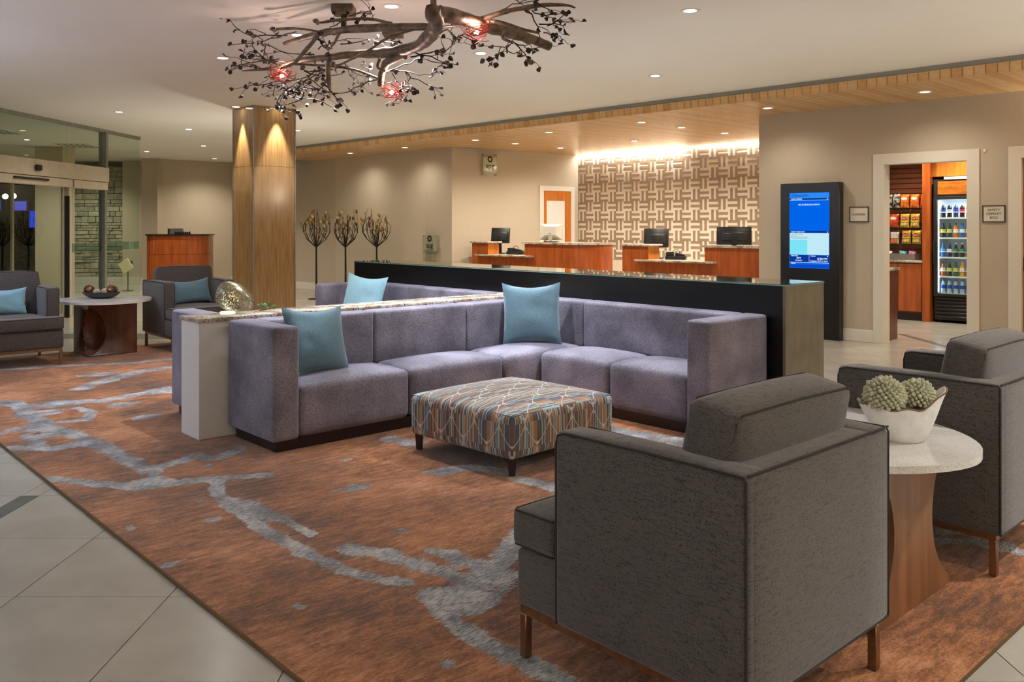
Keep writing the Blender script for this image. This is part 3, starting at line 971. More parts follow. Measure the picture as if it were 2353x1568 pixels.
def build_rug():
    r0, r1, s0, s1 = RUG
    st_ = 0.036
    nx, ny = int((r1 - r0) / st_), int((s1 - s0) / st_)
    val = [[9.0] * (ny + 1) for _ in range(nx + 1)]
    def stamp(lo_r, hi_r, lo_s, hi_s, fn):
        for i_ in range(max(0, int((lo_r - r0) / st_)), min(nx, int((hi_r - r0) / st_) + 1) + 1):
            for j_ in range(max(0, int((lo_s - s0) / st_)), min(ny, int((hi_s - s0) / st_) + 1) + 1):
                v_ = fn(r0 + i_ * (r1 - r0) / nx, s0 + j_ * (s1 - s0) / ny)
                if v_ < val[i_][j_]:
                    val[i_][j_] = v_
    for w, pts in VEINS:
        for a, b_ in zip(pts[:-1], pts[1:]):
            mg = w * 4
            stamp(min(a[0], b_[0]) - mg, max(a[0], b_[0]) + mg, min(a[1], b_[1]) - mg, max(a[1], b_[1]) + mg,
                  lambda x, y: seg_d(x, y, a, b_) / w)
    for (r, s, ra, rb) in BLOBS:
        mg = max(ra, rb) * 3.5
        stamp(r - mg, r + mg, s - mg, s + mg, lambda x, y: math.hypot((x - r) / ra, (y - s) / rb))
    verts, faces, vals = [], [], []
    for i_ in range(nx + 1):
        for j_ in range(ny + 1):
            verts.append(((r1 - r0) * i_ / nx, (s1 - s0) * j_ / ny, 0.014)); vals.append(min(val[i_][j_], 3.5))
    for i_ in range(nx):
        for j_ in range(ny):
            a = i_ * (ny + 1) + j_
            faces.append((a, a + ny + 1, a + ny + 2, a + 1))
    base_n = len(verts)
    w_, l_ = r1 - r0, s1 - s0
    edge_loops = [(0, 0), (w_, 0), (w_, l_), (0, l_)]
    for (x, y) in edge_loops:
        verts.append((x, y, 0.014)); verts.append((x, y, 0.0005)); vals += [3.5, 3.5]
    for k in range(4):
        a, b_ = base_n + 2 * k, base_n + 2 * ((k + 1) % 4)
        faces.append((a, a + 1, b_ + 1, b_))
    me = bpy.data.meshes.new('lobby_rug')
    me.from_pydata(verts, [], faces)
    at = me.attributes.new('vein', 'FLOAT', 'POINT')
    at.data.foreach_set('value', vals)
    me.materials.append(rug_material())
    o = obj('lobby_rug', me, None, None, None, R(r0, s0, 0), (0, 0, TH))
    tag(o, 'large rust orange rug with grey-blue splashes under the lobby seating', 'rug')
    t = nb()
    tube(t, [(0, 0, 0.008), (w_, 0, 0.008), (w_, l_, 0.008), (0, l_, 0.008)], 0.008, 6, close=True)
    obj('bound_edge', t, mat('rug_binding', srgb(92, 66, 26), rough=0.9), o)
build_rug()
RZ = 0.0165    # top of the rug pile

# ------------------------------------------------------------------ sectional sofas
def sofa(name, label, mir, end_s, group=None):
    """L-shaped sectional; built with r along the granite wall, s across; mir mirrors it to the other side of that wall"""
    f = (lambda s: 11.56 - s) if mir else (lambda s: s)
    org = R(2.52, f(5.61), RZ)
    e = thing(name, label, 'sofa', org, TH, group)
    def cu(nm, r0, r1, s0, s1, z0, z1, **kw):
        a, b_ = sorted((f(s0), f(s1)))
        t = nb(); cush(t, r0 - 2.52, r1 - 2.52, a - f(5.61), b_ - f(5.61), z0, z1, **kw)
        return obj(nm, t, m_velvet, e)
    E_ = end_s
    t = nb()
    for (r0, r1, s0, s1) in ((2.565, 4.895, 4.995, 5.57), (4.895, 5.50, E_ + 0.05, 5.57)):
        a, b_ = sorted((f(s0), f(s1)))
        box(t, r0 - 2.52, r1 - 2.52, a - f(5.61), b_ - f(5.61), 0, 0.075)
    obj('plinth', t, m_espresso, e)
    cu('arm', 2.52, 2.71, 4.95, 5.61, 0.07, 0.795, bev=0.028)
    cu('arm', 4.83, 5.565, E_, E_ + 0.19, 0.07, 0.795, bev=0.028)
    # backs
    cu('backrest', 2.708, 3.59, 5.43, 5.61, 0.40, 0.795, bev=0.028, n=8)
    cu('backrest', 3.59, 4.49, 5.43, 5.61, 0.40, 0.795, bev=0.028, n=8)
    cu('backrest', 4.49, 5.39, 5.43, 5.61, 0.40, 0.795, bev=0.028, n=8)
    cu('backrest', 5.385, 5.565, 4.97, 5.61, 0.40, 0.795, bev=0.028, n=8)
    cu('backrest', 5.385, 5.565, E_ + 0.188, 4.97, 0.40, 0.795, bev=0.03, n=8)
    # seats, upholstered down to the plinth
    mid = (E_ + 0.19 + 4.96) / 2
    for (r0, r1, s0, s1) in ((2.712, 3.588, 4.965, 5.45), (3.592, 4.488, 4.965, 5.45), (4.492, 5.40, 4.965, 5.45), (4.86, 5.40, mid + 0.002, 4.962), (4.86, 5.40, E_ + 0.192, mid - 0.002)):
        cu('seat_cushion', r0, r1, s0, s1, 0.07, 0.415, bev=0.05, crown=0.035, n=10)
    return e
sofa('sectional_sofa', 'lavender grey L-shaped sectional sofa facing the patterned ottoman', False, 3.31)
sofa('sectional_sofa', 'lavender grey L-shaped sectional sofa behind the granite divider, mostly hidden', True, 3.06)

# ------------------------------------------------------------------ granite-topped divider between the sofas
e = thing('sofa_divider', 'white half-height divider wall with granite cap between the sofas', 'divider', R(2.326, 5.625, RZ), TH)
t = nb(); box(t, 0.008, 3.25, 0.008, 0.306, 0, 0.785); obj('wall_core', t, m_whitepaint, e)
t = nb(); rbox(t, -0.004, 3.262, -0.004, 0.318, 0.785, 0.813, 0.004, 2); obj('granite_cap', t, m_granite, e)
for k, (r, s) in enumerate(((5.25, 5.86), (4.58, 5.84), (3.88, 5.82), (3.5, 5.80))):
    t = nb(); lathe(t, [(0.05, 0), (0.05, 0.004), (0.038, 0.006), (0.036, 0.002), (0, 0.002)], 20); o = obj('uplight_ring', t, m_alu, e, None, (r - 2.326, s - 5.625, 0.813))
    t = nb(); lathe(t, [(0, 0.0035), (0.034, 0.0035)], 16); obj('uplight_lens', t, emit_mat('uplight_glow', (1, 0.9, 0.7, 1), 5), o)

# ------------------------------------------------------------------ black console behind the sofas
e = thing('sofa_console', 'long black console with mirrored glass top behind the sofas', 'console', R(5.60, 3.19, 0), TH)
CL, CD, CHT = 5.715, 0.56, 1.03
t = nb(); box(t, 0, CD, 0.022, CL, 0, CHT - 0.012); obj('body', t, m_consoleblk, e)
t = nb(); box(t, 0, CD, 0, 0.022, 0, CHT - 0.012); obj('end_panel', t, m_consoleend, e, 'grey-olive end panel')
t = nb(); box(t, -0.002, CD + 0.002, -0.002, CL + 0.002, CHT - 0.004, CHT); obj('mirror_top', t, m_mirror, e)
t = nb(); box(t, -0.003, CD + 0.003, -0.003, CL + 0.003, CHT - 0.012, CHT - 0.004); obj('glass_edge', t, m_tealglass, e)

# ------------------------------------------------------------------ ottoman
def ottoman_mat():
    m = bpy.data.materials.new('striped_lattice_fabric'); m.use_nodes = True
    nt = m.node_tree; b = nt.nodes['Principled BSDF']; b.inputs['Roughness'].default_value = 0.8
    b.inputs['Sheen Weight'].default_value = 0.2
    L = nt.links.new
    uv = nt.nodes.new('ShaderNodeUVMap'); uv.uv_map = 'fabric'
    sp = nt.nodes.new('ShaderNodeSeparateXYZ'); L(uv.outputs[0], sp.inputs[0])
    def mth(op, a, bb=0.0, c=None):
        n = nt.nodes.new('ShaderNodeMath'); n.operation = op
        for i_, v_ in enumerate((a, bb, c)):
            if v_ is None:
                continue
            if isinstance(v_, (int, float)):
                n.inputs[i_].default_value = v_
            else:
                L(v_, n.inputs[i_])
        return n.outputs[0]
    u, v = sp.outputs[0], sp.outputs[1]
    # stripes: constant-interpolated ramp over a 1D white noise
    PW, PH = 0.205, 0.30
    # cell row/column so that stripes shift between lattice cells
    row = mth('FLOOR', mth('DIVIDE', v, PH / 2))
    us = mth('ADD', u, mth('MULTIPLY', row, 0.031))
    wn = nt.nodes.new('ShaderNodeTexWhiteNoise'); wn.noise_dimensions = '1D'
    L(mth('FLOOR', mth('MULTIPLY', us, 125.0)), wn.inputs['W'])
    r = nt.nodes.new('ShaderNodeValToRGB'); r.color_ramp.interpolation = 'CONSTANT'
    stops = [(0.0, srgb(74, 70, 78)), (0.16, srgb(156, 110, 66)), (0.32, srgb(146, 178, 184)), (0.46, srgb(98, 88, 92)), (0.58, srgb(64, 78, 92)), (0.70, srgb(170, 126, 80)), (0.82, srgb(160, 190, 194)), (0.92, srgb(116, 96, 76))]
    el = r.color_ramp.elements
    while len(el) < len(stops):
        el.new(0.5)
    for k_, (p, c) in zip(el, stops):
        k_.position = p; k_.color = c
    L(wn.outputs['Value'], r.inputs[0])
    # lattice of curved lines: zigzag rows joined by short stems
    cu_, cv_ = mth('DIVIDE', u, PW), mth('DIVIDE', v, PH)
    tri = mth('ABSOLUTE', mth('SUBTRACT', mth('FRACT', cu_), 0.5))             # 0..0.5
    vv = mth('FRACT', cv_)
    shift = mth('MULTIPLY', mth('FLOOR', cv_), 0.0)
    lw = 0.012
    d1 = mth('ABSOLUTE', mth('SUBTRACT', vv, mth('ADD', mth('MULTIPLY', mth('POWER', mth('MULTIPLY', tri, 2.0), 1.35), 0.40), 0.05)))
    tri2 = mth('SUBTRACT', 0.5, tri)
    d2 = mth('ABSOLUTE', mth('SUBTRACT', vv, mth('ADD', mth('MULTIPLY', mth('POWER', mth('MULTIPLY', tri2, 2.0), 1.35), 0.40), 0.55)))
    e1 = mth('LESS_THAN', d1, mth('ADD', lw, mth('MULTIPLY', mth('POWER', mth('MULTIPLY', mth('ABSOLUTE', mth('SUBTRACT', tri, 0.25)), 4.0), 6.0), 0.05)))
    e2 = mth('LESS_THAN', d2, mth('ADD', lw, mth('MULTIPLY', mth('POWER', mth('MULTIPLY', mth('ABSOLUTE', mth('SUBTRACT', tri, 0.25)), 4.0), 6.0), 0.045)))
    stem1 = mth('MULTIPLY', mth('LESS_THAN', tri2, 0.018), mth('LESS_THAN', mth('ABSOLUTE', mth('SUBTRACT', vv, 0.5)), 0.07))
    stem2 = mth('MULTIPLY', mth('LESS_THAN', tri, 0.018), mth('GREATER_THAN', mth('ABSOLUTE', mth('SUBTRACT', vv, 0.5)), 0.43))
    line = mth('MAXIMUM', mth('MAXIMUM', e1, e2), mth('MAXIMUM', stem1, stem2))
    mx = nt.nodes.new('ShaderNodeMix'); mx.data_type = 'RGBA'
    L(line, mx.inputs[0]); L(r.outputs[0], mx.inputs[6]); mx.inputs[7].default_value = srgb(198, 186, 172)
    L(mx.outputs[2], b.inputs['Base Color'])
    return m
oc = Vector((0.0, 4.855, 0))   # near corner
OTH = math.radians(45.15)
e = thing('ottoman', 'square striped ottoman with cream lattice in front of the sofa', 'ottoman', oc + Vector((0, 0, RZ)), OTH)
OS = 0.93
t = nb(); cush(t, 0, OS, 0, OS, 0.095, 0.355, bev=0.035, crown=0.045, bulge=0.008, n=14)
me = mesh_of('body', t, ottoman_mat())
uvl = me.uv_layers.new(name='fabric')
for p in me.polygons:
    nrm = p.normal
    for li in p.loop_indices:
        co = me.vertices[me.loops[li].vertex_index].co
        if nrm.z > 0.6:
            uvl.data[li].uv = (co.y, co.x + 0.33)
        elif abs(nrm.x) > abs(nrm.y):
            uvl.data[li].uv = (co.y, co.z)
        else:
            uvl.data[li].uv = (co.x, co.z)
body = obj('body', me, None, e)
t = nb(); tube(t, [(0.012, 0.012, 0.345), (OS - 0.012, 0.012, 0.345), (OS - 0.012, OS - 0.012, 0.345), (0.012, OS - 0.012, 0.345)], 0.004, 6, close=True)
obj('seam', t, mat('ottoman_seam', srgb(84, 84, 92), rough=0.9), body)
for (x, y) in ((0.045, 0.045), (OS - 0.045, 0.045), (0.045, OS - 0.045), (OS - 0.045, OS - 0.045)):
    t = nb(); tube(t, [(x, y, 0.0), (x, y, 0.10)], [0.027, 0.036], 4); obj('leg', t, m_espresso, e)

# ------------------------------------------------------------------ armchairs
def armchair():
    e = thing('lounge_armchair', 'x', 'armchair', (0, 0, 0))
    hw = 0.42
    t = nb(); cush(t, -hw + 0.006, hw - 0.006, -0.43, 0.43, 0.175, 0.365, bev=0.02, n=4); obj('seat_base', t, m_tweed, e)
    for s_ in (-1, 1):
        a, b_ = sorted((s_ * hw, s_ * (hw - 0.125)))
        t = nb(); cush(t, a, b_, -0.45, 0.245, 0.168, 0.785, bev=0.022, crown=0.012, n=5); arm = obj('arm', t, m_tweed, e)
        x = s_ * (hw - 0.004)
        t = nb(); tube(t, [(x, 0.238, 0.175), (x, 0.241, 0.74), (x, 0.232, 0.772), (x, 0.20, 0.783), (x, -0.1, 0.785), (x, -0.44, 0.783), (x, -0.447, 0.77), (x, -0.447, 0.172)], 0.0036, 6); obj('piping', t, m_pipe, arm); t = nb()
        x2 = s_ * (hw - 0.121)
        tube(t, [(x2, 0.238, 0.38), (x2, 0.241, 0.74), (x2, 0.232, 0.772), (x2, 0.20, 0.783), (x2, -0.30, 0.785)], 0.0036, 6)
        obj('piping', t, m_pipe, arm)
    t = nb(); cush(t, -hw + 0.02, hw - 0.02, -0.452, -0.30, 0.168, 0.782, bev=0.022, crown=0.004, n=6); bk = obj('backrest', t, m_tweed, e)
    t = nb(); tube(t, [(-hw + 0.01, -0.448, 0.787), (hw - 0.01, -0.448, 0.787)], 0.0036, 6); obj('piping', t, m_pipe, bk); t = nb(); tube(t, [(-hw + 0.01, -0.448, 0.176), (hw - 0.01, -0.448, 0.176)], 0.004, 6); obj('piping', t, m_pipe, bk)
    # T-shaped seat cushion
    t = nb()
    cush(t, -hw + 0.128, hw - 0.128, -0.30, 0.30, 0.368, 0.49, bev=0.022, crown=0.02, n=6)
    cush(t, -hw + 0.006, hw - 0.006, 0.252, 0.452, 0.368, 0.49, bev=0.022, crown=0.008, n=6)
    sc = obj('seat_cushion', t, m_tweed, e)
    for z in (0.374, 0.486):
        t = nb(); tube(t, [(-hw + 0.012, 0.262, z), (-hw + 0.012, 0.436, z), (-hw + 0.028, 0.447, z), (hw - 0.028, 0.447, z), (hw - 0.012, 0.436, z), (hw - 0.012, 0.262, z)], 0.0036, 6); obj('piping', t, m_pipe, sc)
    # loose leaning back cushion
    t = nb(); cush(t, -0.335, 0.335, -0.085, 0.085, -0.235, 0.235, bev=0.03, bulge=0.018, crown=0.02, n=8)
    bc = obj('back_cushion', t, m_tweed, e, None, (0, -0.245, 0.70), (math.radians(11), 0, 0))
    for y in (-0.075, 0.075):
        t = nb(); tube(t, [(-0.325, y, -0.21), (-0.330, y, 0.0), (-0.325, y, 0.212), (-0.30, y, 0.232), (0.0, y, 0.236), (0.30, y, 0.232), (0.325, y, 0.212), (0.330, y, 0.0), (0.325, y, -0.21)], 0.0038, 6); obj('piping', t, m_pipe, bc)
    # metal base
    t = nb()
    for (x0, x1, y0, y1) in ((-0.40, 0.40, -0.425, -0.40), (-0.40, 0.40, 0.395, 0.42), (-0.40, -0.375, -0.40, 0.395), (0.375, 0.40, -0.40, 0.395)):
        box(t, x0, x1, y0, y1, 0.145, 0.174)
    obj('base_frame', t, m_chrome, e)
    for (x, y) in ((-0.3875, -0.4125), (0.3875, -0.4125), (-0.3875, 0.4075), (0.3875, 0.4075)):
        t = nb(); rbox(t, x - 0.0145, x + 0.0145, y - 0.0145, y + 0.0145, 0.0, 0.146, 0.002, 1); obj('leg', t, m_chrome, e)
    return e
ch = armchair()
spots = [(2.352, 1.66, 0, 'charcoal tweed armchair in the foreground, seen from behind'),
         (4.222, 1.66, 0, 'charcoal tweed armchair at the right edge, beyond the round table'),
         (4.12, 10.15, math.pi, 'charcoal tweed armchair in front of the wooden podium, with teal lumbar pillow'),
         (2.18, 10.13, math.pi, 'charcoal tweed armchair cut off by the left edge, with teal lumbar pillow')]
for i, (r, s, dz, lab) in enumerate(spots):
    o = ch if i == 0 else copy_tree(ch)
    o.location = R(r, s, RZ); o.rotation_euler = (0, 0, TH + dz)
    tag(o, lab, 'armchair', 'charcoal lounge armchairs')

# ------------------------------------------------------------------ side tables
def oval(a, b_, p=1.8, n=56):
    pts = []
    for k in range(n):
        th = 2 * math.pi * k / n
        c_, s_ = math.cos(th), math.sin(th)
        pts.append((a * math.copysign(abs(c_) ** (2 / p), c_), b_ * math.copysign(abs(s_) ** (2 / p), s_)))
    return pts
def table_top(e, a, b_, z0, z1, p=1.8):
    t = nb(); prism(t, oval(a, b_, p), z0, z1)
    ed = [x for x in t.edges if abs(x.verts[0].co.z - x.verts[1].co.z) < 1e-6]
    bmesh.ops.bevel(t, geom=ed, offset=0.004, segments=2, affect='EDGES')
    return obj('table_top', t, m_quartz, e)
e = thing('side_table', 'oval stone-topped side table with hourglass wood base beside the foreground armchair', 'side table', R(3.29, 1.70, RZ), TH)
table_top(e, 0.505, 0.575, 0.580, 0.606, 1.9)
prof = []
for k in range(17):
    z = 0.035 + 0.545 * k / 16
    tt = (z - 0.035) / 0.545
    prof.append((0.335 - 0.165 * math.sin(math.pi * min(1, max(0, tt))) ** 0.9 if False else 0.335 - 0.165 * (1 - (2 * tt - 1) ** 2) ** 0.75, z))
outline = [(0.335, 0.0)] + prof + [(-x, z) for x, z in reversed(prof)] + [(-0.335, 0.0)]
t = nb(); prism_y(t, outline, -0.355, 0.355); obj('base', t, m_walnut_lt, e)
e = thing('side_table', 'oval stone-topped side table with scooped walnut block base between the left armchairs', 'side table', R(3.18, 10.33, RZ), TH)
table_top(e, 0.50, 0.56, 0.580, 0.606, 1.9)
# block base with an ellipsoid scooped out of the near vertical edge
t = nb(); rbox(t, -0.25, 0.27, -0.28, 0.26, 0.0, 0.58, 0.004, 1)
base_o = obj('base', t, m_walnut, e)
t = nb(); bmesh.ops.create_uvsphere(t, u_segments=40, v_segments=28, radius=1.0)
for v in t.verts:
    v.co = Vector((-0.25 + v.co.x * 0.185, -0.28 + v.co.y * 0.185, 0.265 + v.co.z * 0.255))
cut_me = mesh_of('scoop_cutter', t, m_walnut)
cut = bpy.data.objects.new('scoop_cutter', cut_me); C.objects.link(cut); cut.parent = e
md = base_o.modifiers.new('scoop', 'BOOLEAN'); md.object = cut; md.operation = 'DIFFERENCE'; md.solver = 'EXACT'
bpy.context.view_layer.update()
dg = bpy.context.evaluated_depsgraph_get()
new_me = bpy.data.meshes.new_from_object(base_o.evaluated_get(dg))
base_o.modifiers.clear(); base_o.data = new_me
bpy.data.objects.remove(cut)
# ================================================================== CHANDELIER
BRANCHES = [   # (radii, points) main limbs
    ([0.048, 0.05, 0.047, 0.042, 0.037, 0.032, 0.028, 0.024, 0.016, 0.005], [(-0.490, 5.250, 2.785), (-0.482, 5.400, 2.727), (-0.550, 5.650, 2.700), (-0.679, 5.950, 2.697), (-0.904, 6.200, 2.711), (-1.119, 6.350, 2.729), (-1.344, 6.500, 2.739), (-1.624, 6.700, 2.752), (-1.918, 6.900, 2.728), (-2.222, 7.050, 2.730)]),
    ([0.05, 0.05, 0.045, 0.04, 0.035, 0.03], [(-0.476, 5.550, 2.825), (-0.338, 5.700, 2.836), (-0.170, 5.900, 2.830), (0.011, 6.100, 2.821), (0.153, 6.200, 2.800), (0.277, 6.300, 2.773)]),
    ([0.026, 0.03, 0.029, 0.026, 0.023, 0.014], [(-0.551, 5.750, 2.790), (-0.844, 6.000, 2.845), (-1.124, 6.200, 2.879), (-1.388, 6.400, 2.902), (-1.600, 6.600, 2.907), (-1.811, 6.800, 2.903)]),
    ([0.03, 0.032, 0.028, 0.02], [(-0.765, 6.100, 2.672), (-0.894, 6.200, 2.642), (-0.957, 6.300, 2.578), (-0.977, 6.350, 2.490)]),
    ([0.02, 0.02, 0.02, 0.013], [(-1.376, 6.450, 2.723), (-1.386, 6.450, 2.631), (-1.383, 6.450, 2.549), (-1.370, 6.450, 2.490)]),
    ([0.022, 0.018, 0.016, 0.014, 0.01, 0.006], [(-0.257, 5.850, 2.849), (-0.078, 5.800, 2.896), (0.069, 5.800, 2.928), (0.217, 5.800, 2.949), (0.364, 5.800, 2.949), (0.429, 5.800, 2.931)]),
    ([0.016, 0.014, 0.012, 0.008], [(-0.228, 5.850, 2.854), (-0.078, 5.800, 2.831), (0.055, 5.800, 2.789), (0.187, 5.800, 2.760)]),
    ([0.016, 0.015, 0.013, 0.01], [(-1.444, 6.400, 2.889), (-1.575, 6.500, 2.779), (-1.680, 6.600, 2.709), (-1.811, 6.700, 2.684)]),
    ([0.012, 0.012, 0.012, 0.01], [(-1.814, 6.600, 2.971), (-1.608, 6.500, 2.948), (-1.405, 6.400, 2.895), (-1.313, 6.350, 2.891)]),
    ([0.01, 0.012, 0.012, 0.011], [(-1.408, 6.300, 2.950), (-1.229, 6.250, 2.960), (-1.030, 6.200, 2.951), (-0.858, 6.100, 2.896)]),
    ([0.011, 0.01, 0.009, 0.008], [(-0.665, 5.900, 2.812), (-0.889, 6.100, 2.790), (-1.070, 6.250, 2.722), (-1.307, 6.400, 2.648)]),
    ([0.009, 0.01, 0.01, 0.009], [(-1.700, 6.600, 2.699), (-1.410, 6.500, 2.670), (-1.177, 6.400, 2.622), (-0.984, 6.350, 2.545)]),
    ([0.012, 0.01, 0.008], [(-0.050, 5.950, 2.806), (-0.065, 5.900, 2.746), (0.011, 5.900, 2.719)]),
    ([0.01, 0.01, 0.007], [(-0.483, 5.500, 2.723), (-0.396, 5.700, 2.784), (-0.299, 5.800, 2.807)]),
    ([0.012, 0.011, 0.009], [(-1.271, 6.300, 2.876), (-1.303, 6.300, 2.809), (-1.339, 6.350, 2.787)]),
    ([0.011, 0.01, 0.008], [(-0.960, 6.200, 2.661), (-0.973, 6.200, 2.601), (-0.919, 6.200, 2.573)]),
]
